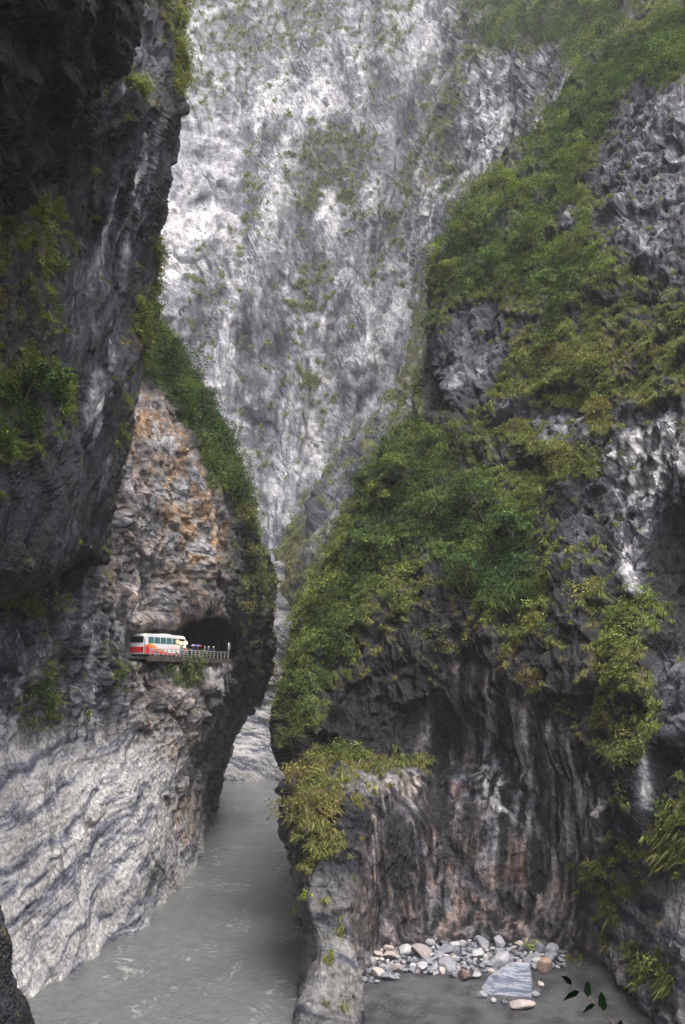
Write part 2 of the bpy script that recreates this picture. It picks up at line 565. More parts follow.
mg.paint([(292, 258), (352, 252), (352, 305), (300, 325)], 8, tone=0.45, moss=0.5, hue=0.8)
mg.paint([(283, 325), (318, 360), (325, 410), (300, 430), (282, 428)], 6, tone=0.42, moss=0.58, hue=1.0)
mg.paint([(248, 395), (277, 385), (280, 450), (262, 475), (250, 440)], 6, tone=0.36, moss=0.35)
mg.paint([(240, 360), (256, 360), (258, 385), (244, 385)], 5, tone=0.4, moss=0.2)
mg.paint([(340, 250), (392, 280), (392, 350), (370, 440), (330, 480), (345, 400), (348, 320)], 8, tone=0.72, moss=0.12)
mg.paint([(262, 500), (300, 470), (330, 440), (330, 500), (280, 560), (255, 560)], 8, tone=0.70, moss=0.02)
mg.paint([(183, 400), (240, 400), (255, 500), (230, 520)], 8, tone=0.70, moss=0.12)
for pts, w in (([(236, 60), (232, 110), (246, 150)], 7), ([(292, 20), (300, 70), (294, 120), (300, 150)], 8), ([(338, -10), (330, 40), (345, 90), (340, 130)], 8),
               ([(378, 0), (372, 60), (380, 110)], 8), ([(190, 120), (225, 132), (262, 140), (300, 150)], 4), ([(185, 205), (205, 190), (228, 196), (236, 212)], 6),
               ([(200, 222), (222, 218), (232, 230)], 5), ([(214, 260), (210, 300), (196, 350)], 8), ([(238, 270), (244, 330), (238, 400)], 8), ([(268, 280), (276, 350), (272, 400)], 9),
               ([(322, 300), (334, 350), (338, 410), (326, 470)], 8), ([(362, 300), (356, 360), (362, 420), (350, 450)], 6), ([(292, 430), (300, 470), (288, 520)], 7),
               ([(230, 440), (238, 480), (246, 540)], 7), ([(258, 470), (266, 510), (262, 550)], 6), ([(214, 330), (220, 380), (214, 430)], 6), ([(385, 260), (380, 320), (388, 380)], 7)):
    mg.line(pts, w, 4, tone=0.34, moss=0.3, relief=9)
mg.line([(350, 380), (368, 372), (372, 392), (352, 410)], 10, 3, tone=0.14, relief=8)
mg.line([(182, 205), (200, 196), (214, 205)], 7, 3, tone=0.22, relief=5)
for pts, w in (([(470, -20), (410, 120), (380, 250), (330, 330)], 26), ([(430, 0), (370, 130), (350, 180)], 16), ([(300, 140), (240, 230), (228, 300)], 14), ([(360, 240), (340, 330), (322, 430)], 14)):
    mg.line(pts, w, 8, tone=0.42, moss=0.5, hue=1.1, relief=10)
for pts, w in (([(455, -60), (395, 110), (365, 240), (320, 340)], 22), ([(345, 10), (280, 150), (262, 250), (250, 330)], 20), ([(270, 250), (290, 340), (300, 470), (280, 540)], 14), ([(205, 150), (226, 260), (222, 400)], 16), ([(360, 270), (372, 360), (345, 450)], 12)):
    mg.line(pts, w, 10, tone=0.72, moss=0.08, relief=-16)
rowsG = []
for py, dY in ((-900, 300), (-400, 250), (-100, 170), (100, 85), (300, 22), (500, -8), (700, -20), (860, -25)):
    rowsG.append(R_(py, [(-420, 390 + dY), (60, 425 + dY), (180, 432 + dY), (260, 445 + dY), (340, 425 + dY), (430, 418 + dY), (620, 380 + dY), (1100, 330 + dY)]))
build_mass('cliff_far', rowsG, mg, M_ROCK_FAR, step=1.8, hidden_step=8, sm=(20, 16), wrap=0,
           disp=make_disp(11, 80, 4.5, 24, 1.3, 6, 0.8, 3.0, zs=0.25, zk=0.32, seed=1), k=0.38)

# ---- middle grey-green slope running down to the river
mf = Maps(tone=0.43, streak=0.45, moss=0.56, hue=0.95, veg=0.12)
mf.paint([(285, 520), (340, 440), (400, 395), (425, 330), (430, 420), (360, 480), (300, 560)], 8, tone=0.33, moss=0.2, streak=0.3)
mf.paint([(262, 550), (300, 520), (320, 600), (285, 660), (262, 640)], 8, tone=0.3, moss=0.8, hue=1.1)
mf.paint([(462, 60), (500, 40), (585, 50), (592, 110), (545, 150), (505, 195), (474, 190), (455, 120)], 6, tone=0.47, moss=0.12, streak=1.0, wet=0.5, relief=-4, veg=0)
mf.paint([(420, 130), (452, 155), (440, 210), (410, 300), (392, 345), (392, 260)], 8, tone=0.5, moss=0.25)
mf.paint([(390, 0), (470, 0), (455, 70), (420, 120)], 8, tone=0.62, moss=0.35)
mf.paint([(480, -20), (700, -20), (700, 150), (600, 110), (560, 45), (480, 50)], 8, tone=0.25, moss=0.85, veg=0.6, hue=0.6)
mf.paint([(640, -10), (700, -10), (700, 60), (650, 50)], 6, tone=0.25, moss=0.8, veg=0.3, hue=1.3)
mf.paint([(485, 80), (505, 70), (512, 130), (495, 185), (485, 150)], 4, tone=0.62, moss=0.0)
mf.paint([(380, 150), (440, 150), (432, 300), (420, 420), (380, 420)], 10, tone=0.56, streak=0.9)
for pts, w in (([(560, 60), (480, 210), (420, 330), (400, 400)], 18), ([(480, 40), (440, 130), (412, 220)], 18), ([(430, 230), (410, 330), (398, 430), (350, 470)], 14)):
    mf.line(pts, w, 7, tone=0.34, moss=0.75, hue=1.0)
rowsF = []
for py, pts in (
    (-420, [(640, 520), (540, 420), (590, 400), (680, 340), (840, 300)]),
    (-150, [(560, 500), (470, 405), (530, 370), (640, 305), (840, 270)]),
    (0, [(520, 480), (437, 392), (490, 350), (590, 280), (840, 250)]),
    (100, [(500, 470), (424, 382), (470, 335), (560, 262), (840, 235)]),
    (200, [(480, 460), (398, 372), (440, 322), (530, 250), (840, 220)]),
    (300, [(480, 450), (404, 362), (440, 310), (510, 245), (840, 205)]),
    (390, [(470, 440), (392, 352), (430, 305), (500, 240), (840, 200)]),
    (440, [(430, 435), (352, 346), (400, 300), (480, 238), (840, 195)]),
    (500, [(380, 430), (303, 338), (350, 298), (450, 235), (840, 190)]),
    (550, [(340, 420), (268, 332), (310, 296), (420, 235), (840, 190)]),
    (640, [(340, 415), (272, 328), (310, 294), (420, 235), (840, 190)]),
    (740, [(350, 410), (283, 322), (320, 290), (420, 235), (840, 190)]),
    (860, [(350, 400), (284, 318), (320, 288), (420, 235), (840, 190)])):
    rowsF.append(R_(py, pts))
build_mass('cliff_slope', rowsF, mf, M_ROCK_MID, step=1.7, hidden_step=5, sm=(12, 8), wrap=1,
           disp=make_disp(6, 45, 3.0, 14, 1.3, 4, 0.6, 2.0, zs=0.3, zk=0.4, seed=2), k=0.5, tilt=0.9)

# ---- striped rock across the river bend
mc_ = Maps(tone=0.48, band=0.85, streak=0.3, moss=0.0, hue=1.0)
mc_.paint([(210, 640), (300, 640), (300, 668), (250, 690), (215, 700)], 6, tone=0.45, moss=0.45, band=0.2)
mc_.paint([(235, 690), (258, 675), (262, 705), (240, 712)], 4, tone=0.08, relief=10, band=0)
mc_.paint([(255, 665), (282, 655), (280, 700), (262, 705)], 4, tone=0.62, band=0.0, brown=0.3)
rowsC = []
for py, dY in ((560, 14), (640, 10), (690, 4), (730, 2), (770, -6), (830, -14)):
    rowsC.append(R_(py, [(160, 290 + dY), (205, 296 + dY), (240, 300 + dY), (265, 304 + dY), (300, 300 + dY), (340, 300 + dY)]))
build_mass('cliff_bend', rowsC, mc_, M_ROCK, step=1.3, sm=(6, 8), wrap=0,
           disp=make_disp(4, 22, 2.0, 9, 1.2, 4, 0.4, 1.5, zs=1.6, zk=1.8, seed=3, strat=2.0, tilt=0.5))

# ---- left marble cliff carrying the road
mb = Maps(tone=0.52, streak=0.35, moss=0.08, hue=1.0, veg=0.02)
mb.paint([(-200, 720), (60, 735), (240, 720), (240, 1050), (-200, 1050)], 14, tone=0.73, band=0.85, streak=0.22, moss=0.0, veg=0)
mb.paint([(-200, 560), (128, 560), (135, 700), (120, 745), (-200, 745)], 10, tone=0.42, streak=0.95, moss=0.22, veg=0.12, wet=0.25)
mb.paint([(55, 640), (75, 640), (72, 720), (50, 730)], 5, tone=0.26, wet=0.5)
mb.paint([(105, 380), (172, 380), (245, 540), (232, 625), (205, 630), (165, 560), (140, 470), (110, 460)], 8, tone=0.62, brown=1.0, streak=0.15, band=0.3)
mb.paint([(135, 438), (175, 432), (178, 452), (140, 455)], 4, tone=0.66, brown=0.2)
mb.paint([(100, 470), (140, 470), (170, 560), (205, 628), (128, 640), (100, 600)], 8, tone=0.60, brown=0.5, streak=0.15)
mb.paint([(170, 570), (235, 560), (235, 628), (195, 632)], 6, tone=0.50, brown=0.8)
mb.paint([(110, 375), (140, 310), (180, 330), (290, 570), (255, 570), (225, 500), (195, 440), (160, 390)], 6, tone=0.12, moss=0.9, veg=1.0, hue=0.1, brown=0)
mb.paint([(226, 500), (258, 530), (290, 600), (290, 700), (248, 700), (236, 650), (228, 600)], 6, tone=0.10, moss=0.35, veg=0.42, hue=1.2, brown=0, wet=0.4, streak=0.6)  # side face turned from the light; its shade is painted as dark tone
mb.paint([(132, 656), (228, 656), (215, 720), (200, 770), (150, 745), (130, 700)], 8, tone=0.56, brown=0.45, streak=0.35, moss=0.15)
mb.paint([(196, 660), (226, 660), (222, 680), (205, 690), (196, 675)], 4, tone=0.66, moss=0, brown=0.1)
mb.paint([(155, 657), (200, 660), (198, 684), (182, 688), (160, 668)], 4, moss=0.9, veg=1.0, hue=0.4)
mb.paint([(205, 700), (232, 690), (236, 720), (214, 740)], 5, tone=0.14, moss=0.2)
mb.paint([(170, 640), (176, 690), (182, 740), (150, 740), (128, 690), (128, 655)], 10, streak=0.5)
mb.paint([(196, 740), (226, 700), (240, 700), (230, 800), (212, 830), (200, 800)], 6, tone=0.55, band=0.2, streak=0.8, brown=0.3)
mb.paint([(206, 780), (230, 750), (230, 850), (206, 850)], 3, tone=0.12, relief=3)
mb.paint([(30, 690), (50, 680), (55, 720), (35, 735)], 5, veg=0.9, moss=0.9, hue=0.3)
mb.paint([(0, 600), (45, 600), (45, 622), (0, 622)], 5, veg=0.6, moss=0.8, hue=1.0, tone=0.12)
mb.paint([(108, 660), (122, 655), (128, 690), (118, 700)], 4, veg=0.7, moss=0.8, hue=0.5)
mb.paint([(90, 645), (104, 645), (104, 665), (90, 665)], 4, veg=0.6, moss=0.8, hue=1.0)
mb.paint([(40, 770), (60, 770), (70, 870), (50, 900)], 8, wet=0.5, streak=0.6)
mb.paint([(95, 905), (170, 860), (170, 885), (110, 925)], 4, tone=0.35, wet=0.2)
mb.paint([(170, 800), (200, 780), (200, 840), (175, 850)], 6, brown=0.7)
# the half-tunnel and the road bench cut into the face
mb.paint([(128, 658), (128, 636), (150, 630), (184, 630), (194, 618), (222, 622), (231, 640), (231, 658)], 2, relief=6.5, veg=0, moss=0)
mb.paint([(180, 657), (183, 634), (193, 622), (218, 622), (229, 636), (231, 657)], 3, relief=45, tone=0.0, brown=0, moss=0, streak=0, wet=1, veg=0)  # darkness inside the tunnel painted on as black rock colour
mb.paint([(120, 660), (120, 618), (240, 612), (240, 660)], 3, veg=0.0, moss=0.05)
mb.paint([(118, 668), (118, 626), (240, 618), (240, 668)], 6, calm=0.85)
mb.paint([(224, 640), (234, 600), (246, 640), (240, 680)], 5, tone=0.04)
Yb = {330: [90, 106, 122, 136, 150, 166, 190]}
rowsB = []
for py, pts in (
    (150, [(-260, 84), (0, 106), (30, 120), (60, 130), (90, 146), (105, 160), (118, 180), (86, 250)]),
    (300, [(-260, 84), (0, 106), (45, 120), (85, 132), (115, 146), (130, 158), (142, 180), (110, 250)]),
    (335, [(-260, 84), (0, 106), (48, 120), (92, 132), (128, 146), (145, 158), (160, 180), (128, 250)]),
    (385, [(-260, 82), (0, 106), (55, 120), (102, 130), (142, 142), (170, 156), (196, 182), (164, 250)]),
    (440, [(-260, 82), (0, 105), (60, 119), (108, 129), (152, 140), (192, 154), (222, 184), (190, 255)]),
    (500, [(-260, 80), (0, 104), (60, 118), (110, 128), (160, 140), (210, 154), (243, 188), (211, 260)]),
    (560, [(-260, 80), (0, 103), (60, 117), (110, 128), (162, 141), (220, 156), (264, 195), (232, 260)]),
    (655, [(-260, 78), (0, 102), (60, 116), (110, 129), (165, 143), (226, 159), (272, 205), (240, 270)]),
    (700, [(-260, 77), (0, 100), (60, 114), (110, 127), (165, 141), (218, 160), (256, 215), (215, 275)]),
    (750, [(-260, 76), (0, 98), (60, 111), (110, 123), (160, 137), (200, 160), (228, 235), (182, 300)]),
    (800, [(-260, 75), (0, 96), (58, 108), (108, 119), (158, 133), (196, 160), (218, 250), (176, 320)]),
    (860, [(-260, 74), (0, 94), (56, 105), (106, 115), (158, 130), (200, 158), (221, 260), (189, 330)]),
    (920, [(-260, 73), (0, 92), (56, 103), (106, 112), (158, 127), (200, 156), (221, 260), (189, 330)]),
    (1080, [(-260, 72), (0, 88), (56, 99), (106, 108), (158, 123), (200, 152), (221, 260), (189, 330)])):
    rowsB.append(R_(py, pts))
rowsB = [r[::-1] for r in rowsB]
build_mass('cliff_left', rowsB, mb, M_ROCK, step=1.25, sm=(12, 7), wrap=1,
           disp=make_disp(3.0, 20, 1.7, 7, 0.75, 2.6, 0.22, 0.9, zs=0.6, zk=1.0, seed=4, strat=0.5, tilt=-0.3), tilt=-0.3, dip=-0.4)

# ---- left near dark cliff that leans over
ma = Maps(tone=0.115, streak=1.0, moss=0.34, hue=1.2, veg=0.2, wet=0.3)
ma.paint([(105, 70), (128, 20), (170, 10), (168, 60), (150, 90), (118, 100)], 5, tone=0.40, streak=1.0, moss=0.1)
ma.paint([(160, -300), (195, -300), (195, 95), (175, 100), (160, 40)], 5, tone=0.2, veg=0.5, moss=0.6, hue=1.2)
ma.paint([(140, 110), (180, 100), (172, 190), (150, 235), (115, 250), (105, 190)], 6, tone=0.34, streak=1.3, moss=0.1, veg=0.1, wet=0.7)
ma.paint([(164, 95), (195, 95), (188, 150), (165, 170)], 4, tone=0.07, veg=0.05, moss=0.05)
ma.paint([(150, 170), (178, 170), (172, 215), (152, 240)], 4, tone=0.13, veg=0.0, moss=0.05)
ma.paint([(-300, 200), (30, 170), (75, 150), (90, 210), (60, 290), (72, 330), (70, 400), (50, 450), (0, 500), (-300, 480)], 10, veg=0.5, moss=0.6, hue=1.05, tone=0.10)
ma.paint([(-300, 380), (60, 370), (70, 420), (40, 450), (-300, 470)], 10, hue=0.3, veg=0.5)
ma.paint([(58, 270), (125, 240), (140, 400), (105, 500), (70, 500), (70, 380)], 8, tone=0.30, streak=0.7, moss=0.08, veg=0.04)
ma.paint([(93, 370), (104, 370), (104, 420), (92, 462), (88, 450)], 3, tone=0.72, wet=0, moss=0)
ma.paint([(-300, 490), (70, 460), (112, 530), (50, 575), (-300, 640)], 6, tone=0.16, moss=0.12, veg=0.1, wet=0.2, streak=0.4)
ma.paint([(150, 232), (165, 250), (160, 330), (140, 400), (135, 330)], 6, veg=0.7, moss=0.7, hue=0.8, tone=0.2)
ma.paint([(100, 330), (150, 330), (135, 440), (115, 470), (105, 420)], 6, moss=0.45, hue=1.3, tone=0.28)
ma.paint([(-300, -300), (130, -300), (130, 0), (90, 100), (60, 170), (-300, 180)], 8, tone=0.04, moss=0.0, veg=0.0, wet=0.3)  # overhang shade painted into the tone behind the gallery roof
for pts, w in (([(98, 372), (99, 410), (92, 458)], 6), ([(120, 190), (108, 230), (100, 262)], 4), ([(140, 210), (128, 250), (124, 300)], 5), ([(150, 120), (143, 160), (128, 200)], 6), ([(60, 240), (52, 290)], 4), ([(110, 290), (112, 340), (108, 380)], 4), ([(84, 395), (86, 420)], 4), ([(130, 60), (118, 90)], 5), ([(62, 400), (62, 450)], 4)):
    ma.line(pts, w, 2, tone=0.85, wet=0, moss=0)
rowsA = []
for py, pts in (
    (-420, [(148, 190), (178, 96), (150, 80), (110, 70), (50, 60), (-60, 44), (-420, 24)]),
    (-150, [(148, 190), (178, 100), (150, 84), (110, 74), (50, 64), (-60, 48), (-420, 26)]),
    (0, [(152, 190), (182, 104), (155, 88), (115, 78), (50, 68), (-60, 52), (-420, 30)]),
    (60, [(154, 190), (184, 104), (158, 88), (115, 80), (50, 70), (-60, 54), (-420, 32)]),
    (105, [(157, 190), (187, 102), (162, 86), (115, 82), (50, 74), (-60, 56), (-420, 34)]),
    (150, [(148, 190), (178, 104), (155, 90), (112, 86), (50, 78), (-60, 60), (-420, 36)]),
    (190, [(144, 190), (174, 104), (150, 92), (110, 87), (50, 80), (-60, 62), (-420, 38)]),
    (215, [(138, 190), (168, 106), (146, 95), (108, 88), (50, 80), (-60, 62), (-420, 38)]),
    (235, [(125, 190), (155, 112), (142, 98), (105, 90), (50, 80), (-60, 62), (-420, 38)]),
    (320, [(120, 190), (150, 112), (136, 98), (100, 90), (50, 80), (-60, 62), (-420, 38)]),
    (380, [(112, 190), (142, 112), (128, 98), (95, 90), (50, 80), (-60, 62), (-420, 38)]),
    (440, [(96, 190), (126, 112), (112, 98), (85, 90), (45, 80), (-60, 62), (-420, 38)]),
    (500, [(85, 190), (115, 112), (100, 98), (75, 88), (40, 78), (-60, 60), (-420, 38)])):
    rowsA.append(R_(py, [(p[0] - (4 if j < 4 else 2), p[1]) for j, p in enumerate(pts)]))
rowsA.append([(76, 555, 190), (106, 555, 112), (90, 550, 98), (66, 558, 88), (35, 572, 78), (-60, 610, 60), (-420, 700, 36)])
rowsA.append([(76, 562, 200), (106, 562, 122), (90, 560, 112), (66, 566, 102), (35, 584, 92), (-60, 630, 74), (-420, 730, 48)])
rowsA.append([(70, 540, 210), (100, 540, 140), (80, 540, 132), (60, 545, 124), (35, 560, 116), (-60, 590, 100), (-420, 690, 66)])
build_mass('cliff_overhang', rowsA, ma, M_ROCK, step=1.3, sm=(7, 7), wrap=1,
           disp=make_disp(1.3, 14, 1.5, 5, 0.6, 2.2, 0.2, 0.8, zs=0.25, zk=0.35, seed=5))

# ---- roof of the rock gallery, upper left corner; its shade is painted as near-black tone
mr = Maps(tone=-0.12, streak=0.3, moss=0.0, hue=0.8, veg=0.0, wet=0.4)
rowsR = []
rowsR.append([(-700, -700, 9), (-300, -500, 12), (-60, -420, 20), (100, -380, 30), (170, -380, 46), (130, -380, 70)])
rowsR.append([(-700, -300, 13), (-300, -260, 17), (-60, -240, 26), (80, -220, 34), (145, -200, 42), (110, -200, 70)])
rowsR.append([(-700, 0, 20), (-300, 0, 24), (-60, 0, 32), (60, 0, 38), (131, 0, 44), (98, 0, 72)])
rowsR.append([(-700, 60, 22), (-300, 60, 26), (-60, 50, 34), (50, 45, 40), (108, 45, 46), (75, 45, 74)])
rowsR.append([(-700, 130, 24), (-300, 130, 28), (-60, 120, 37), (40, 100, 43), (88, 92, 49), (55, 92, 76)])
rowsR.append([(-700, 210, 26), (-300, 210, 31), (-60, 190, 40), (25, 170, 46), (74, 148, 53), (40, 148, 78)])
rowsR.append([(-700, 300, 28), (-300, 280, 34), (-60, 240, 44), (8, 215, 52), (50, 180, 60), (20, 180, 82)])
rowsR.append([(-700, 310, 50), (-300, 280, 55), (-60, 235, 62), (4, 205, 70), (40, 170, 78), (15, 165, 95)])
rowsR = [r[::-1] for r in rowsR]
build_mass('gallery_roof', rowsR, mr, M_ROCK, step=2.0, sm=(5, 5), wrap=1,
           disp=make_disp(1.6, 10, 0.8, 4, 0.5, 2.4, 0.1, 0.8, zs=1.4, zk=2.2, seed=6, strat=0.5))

# ---- dark rock foot beside the lookout, bottom left
md = Maps(tone=0.10, streak=0.6, moss=0.28, hue=1.3, veg=0.0)
rowsD = []
for py, pts in ((800, [(-20, 60), (-32, 34), (-60, 28), (-130, 22), (-260, 18)]),
                (870, [(14, 60), (-3, 33), (-30, 28), (-100, 22), (-260, 18)]),
                (930, [(26, 58), (10, 32), (-20, 27), (-100, 21), (-260, 17)]),
                (985, [(36, 56), (22, 31), (-10, 26), (-100, 20), (-260, 16)]),
                (1030, [(50, 54), (36, 30), (0, 25), (-100, 20), (-260, 16)]),
                (1300, [(90, 50), (70, 27), (20, 22), (-100, 17), (-260, 14)]),
                (2100, [(150, 40), (140, 22), (60, 18), (-100, 14), (-260, 12)])):
    rowsD.append(R_(py, [(p[0] - (9 if j else 42), p[1]) for j, p in enumerate(pts)]))
build_mass('cliff_foot', rowsD, md, M_ROCK, step=1.6, sm=(6, 6), wrap=1,
           disp=make_disp(0.4, 8, 0.3, 2.5, 0.16, 1.0, 0.05, 0.4, zs=0.5, zk=0.7, seed=7))

# ---- great right-hand cliff with the hollow and the gravel beach
me_ = Maps(tone=0.05, streak=0.6, moss=0.50, hue=0.95, veg=0.30)
me_.paint([(600, 130), (640, 70), (665, 60), (860, 60), (860, 300), (660, 290), (620, 250), (595, 200)], 8, tone=0.42, moss=0.1, streak=0.8, veg=0.02, wet=0.3)
me_.paint([(400, 380), (420, 280), (440, 200), (540, 150), (600, 200), (610, 260), (570, 310), (490, 290), (440, 310), (425, 400)], 8, veg=0.72, moss=0.8, hue=0.6)
me_.paint([(560, 60), (700, 0), (700, 90), (640, 75), (600, 130), (560, 200), (520, 170)], 8, veg=1.0, moss=0.9, hue=0.3)
me_.paint([(590, 170), (620, 200), (620, 250), (590, 250)], 5, tone=0.25, moss=0.3, veg=0.2)
me_.paint([(555, 200), (580, 205), (580, 232), (555, 230)], 4, tone=0.5, moss=0.1, veg=0.0)
me_.paint([(430, 330), (455, 305), (495, 300), (510, 350), (495, 395), (455, 425), (425, 420), (422, 370)], 5, tone=0.30, moss=0.12, veg=0.03, streak=0.1)
me_.paint([(438, 368), (488, 362), (492, 388), (470, 392), (440, 385)], 3, tone=0.47, moss=0.0, veg=0)
me_.paint([(425, 372), (440, 385), (462, 420), (440, 425), (424, 415)], 4, tone=0.05, moss=0, veg=0, relief=4)
me_.paint([(508, 338), (560, 330), (690, 330), (690, 400), (620, 440), (560, 460), (500, 420)], 10, moss=0.75, veg=0.32, hue=1.1)
me_.paint([(528, 412), (592, 412), (590, 442), (535, 440)], 4, tone=0.46, moss=0.1, veg=0)
me_.paint([(500, 395), (530, 400), (528, 425), (495, 420)], 4, tone=0.42, moss=0.2, veg=0)
me_.paint([(605, 395), (630, 390), (640, 420), (615, 425)], 4, tone=0.34, moss=0.1, veg=0)
me_.paint([(600, 440), (690, 395), (860, 380), (860, 520), (690, 510), (650, 560), (610, 540), (600, 490)], 7, tone=0.50, streak=1.4, moss=0.08, veg=0.08, wet=0.6)
me_.paint([(648, 525), (700, 490), (860, 500), (860, 660), (700, 660), (660, 610), (650, 570)], 14, tone=0.04, relief=6, moss=0, veg=0.05, wet=0.8)
me_.paint([(612, 540), (642, 545), (650, 570), (640, 600), (618, 595)], 4, tone=0.60, moss=0.05, veg=0, relief=-2)
me_.paint([(640, 650), (700, 640), (860, 640), (860, 750), (700, 760), (665, 730), (650, 690)], 8, tone=0.44, moss=0.02, veg=0, streak=0.3)
me_.paint([(560, 480), (600, 470), (610, 560), (600, 640), (560, 620), (540, 540)], 8, tone=0.24, streak=0.9, veg=0.15, moss=0.25, hue=1.2)
me_.paint([(575, 510), (592, 510), (592, 545), (578, 545)], 4, tone=0.5, moss=0, veg=0)
me_.paint([(290, 700), (300, 620), (330, 540), (375, 450), (425, 425), (470, 470), (535, 510), (545, 580), (500, 640), (430, 570), (390, 580), (345, 640), (310, 740)], 12, tone=0.08, veg=0.80, moss=0.8, hue=0.3)
me_.paint([(285, 700), (300, 600), (345, 500), (360, 520), (320, 620), (300, 760)], 6, hue=1.0, veg=0.85)
me_.paint([(380, 575), (430, 565), (500, 640), (560, 640), (560, 720), (500, 700), (440, 660), (420, 720), (345, 720), (310, 790), (300, 760), (345, 670)], 7, tone=0.0, moss=0.26, veg=0.30, wet=0.5, streak=0.3, hue=1.3)
me_.paint([(350, 690), (410, 660), (430, 720), (425, 765), (340, 770), (315, 790), (310, 765)], 8, tone=0.02, moss=0, veg=0.02, relief=3.5)
me_.paint([(500, 630), (600, 620), (610, 790), (570, 760), (520, 700)], 8, tone=0.01, moss=0.30, veg=0.36, hue=1.4, wet=0.6, streak=0.6)
me_.paint([(590, 570), (640, 620), (655, 700), (655, 780), (620, 800), (600, 770), (588, 680)], 7, tone=0.08, moss=0.6, veg=0.55, hue=1.15)
me_.paint([(575, 770), (690, 760), (860, 760), (860, 880), (640, 840), (590, 850)], 8, tone=0.13, moss=0.25, veg=0.25, wet=0.5, streak=0.7, hue=1.1)
me_.paint([(643, 745), (651, 745), (655, 800), (645, 830), (640, 790)], 3, tone=0.75, moss=0, veg=0, wet=0)
# the hollow
me_.paint([(372, 800), (400, 770), (430, 700), (455, 655), (500, 665), (560, 720), (605, 790), (605, 960), (355, 960), (360, 860)], 5, tone=0.30, brown=0.5, moss=0.0, veg=0, streak=1.3, wet=1.1, hue=1.3, calm=0.6)
me_.paint([(420, 760), (470, 690), (540, 740), (585, 820), (585, 960), (400, 960)], 26, relief=6.5)
me_.paint([(478, 700), (560, 730), (600, 790), (600, 870), (560, 860), (490, 820), (470, 770)], 8, tone=0.50, brown=0.0, band=0.2)
me_.paint([(452, 680), (470, 700), (472, 780), (462, 830), (448, 790)], 4, tone=0.33, red=0.8, wet=0.1, brown=0.1)
me_.paint([(432, 690), (448, 680), (446, 760), (432, 930), (425, 860)], 4, tone=0.10, wet=1.0, relief=1.5)
me_.paint([(495, 700), (508, 700), (520, 800), (512, 800)], 3, tone=0.05, wet=1.0)
me_.paint([(513, 700), (528, 705), (533, 775), (520, 760)], 3, tone=0.88, wet=0.15, streak=0.7)
me_.paint([(530, 800), (550, 800), (600, 940), (560, 945)], 5, tone=0.12, wet=1.0)
me_.paint([(366, 840), (430, 830), (540, 830), (590, 880), (580, 950), (355, 950)], 9, tone=0.30, brown=0.55, red=0.2, band=0.1, streak=1.3)
for pts, w in (([(440, 690), (436, 760), (446, 840), (480, 890), (560, 940)], 9), ([(498, 700), (508, 760), (520, 830)], 8), ([(536, 720), (546, 790), (560, 860), (590, 930)], 9),
               ([(470, 700), (474, 740), (470, 780)], 4), ([(405, 790), (396, 850), (380, 920)], 8), ([(425, 780), (418, 840), (404, 880)], 6), ([(580, 760), (584, 830), (592, 900)], 7), ([(556, 715), (562, 770), (572, 800)], 6)):
    me_.line(pts, w, 3, tone=0.03, wet=1.3, red=0, brown=0, relief=0.6)
for pts, w in (([(518, 700), (524, 730), (530, 780)], 7), ([(488, 700), (490, 740), (486, 790)], 5), ([(566, 780), (570, 830), (566, 870)], 6), ([(372, 850), (366, 900), (362, 930)], 4), ([(548, 740), (552, 790)], 4)):
    me_.line(pts, w, 3, tone=0.8, wet=0.1, brown=0)
me_.paint([(545, 850), (600, 850), (605, 900), (560, 905)], 6, tone=0.42, brown=0.4)
me_.paint([(560, 780), (600, 770), (605, 850), (560, 850)], 5, tone=0.42, wet=0.9, streak=1.3)
# pillar in front of the hollow
me_.paint([(270, 778), (372, 778), (365, 905), (290, 905)], 5, tone=0.15, moss=0.2, veg=0.1, wet=0.3, streak=0.1, hue=1.3)
me_.paint([(335, 772), (425, 766), (420, 785), (385, 800), (345, 798)], 6, tone=0.40, band=0.4, moss=0.15, veg=0, wet=0.6)
me_.paint([(340, 758), (430, 748), (432, 768), (345, 775)], 3, veg=0.34, moss=0.7, hue=1.2)
me_.paint([(278, 765), (335, 768), (345, 790), (335, 850), (300, 880), (288, 830)], 5, veg=0.38, moss=0.7, hue=1.4)
me_.paint([(270, 1060), (292, 950), (305, 895), (362, 890), (378, 960), (380, 1060)], 8, tone=0.20, band=0.7, moss=0.05, veg=0.0, wet=0.0)
me_.paint([(290, 870), (362, 880), (362, 935), (300, 940)], 5, tone=0.14, band=0.5)
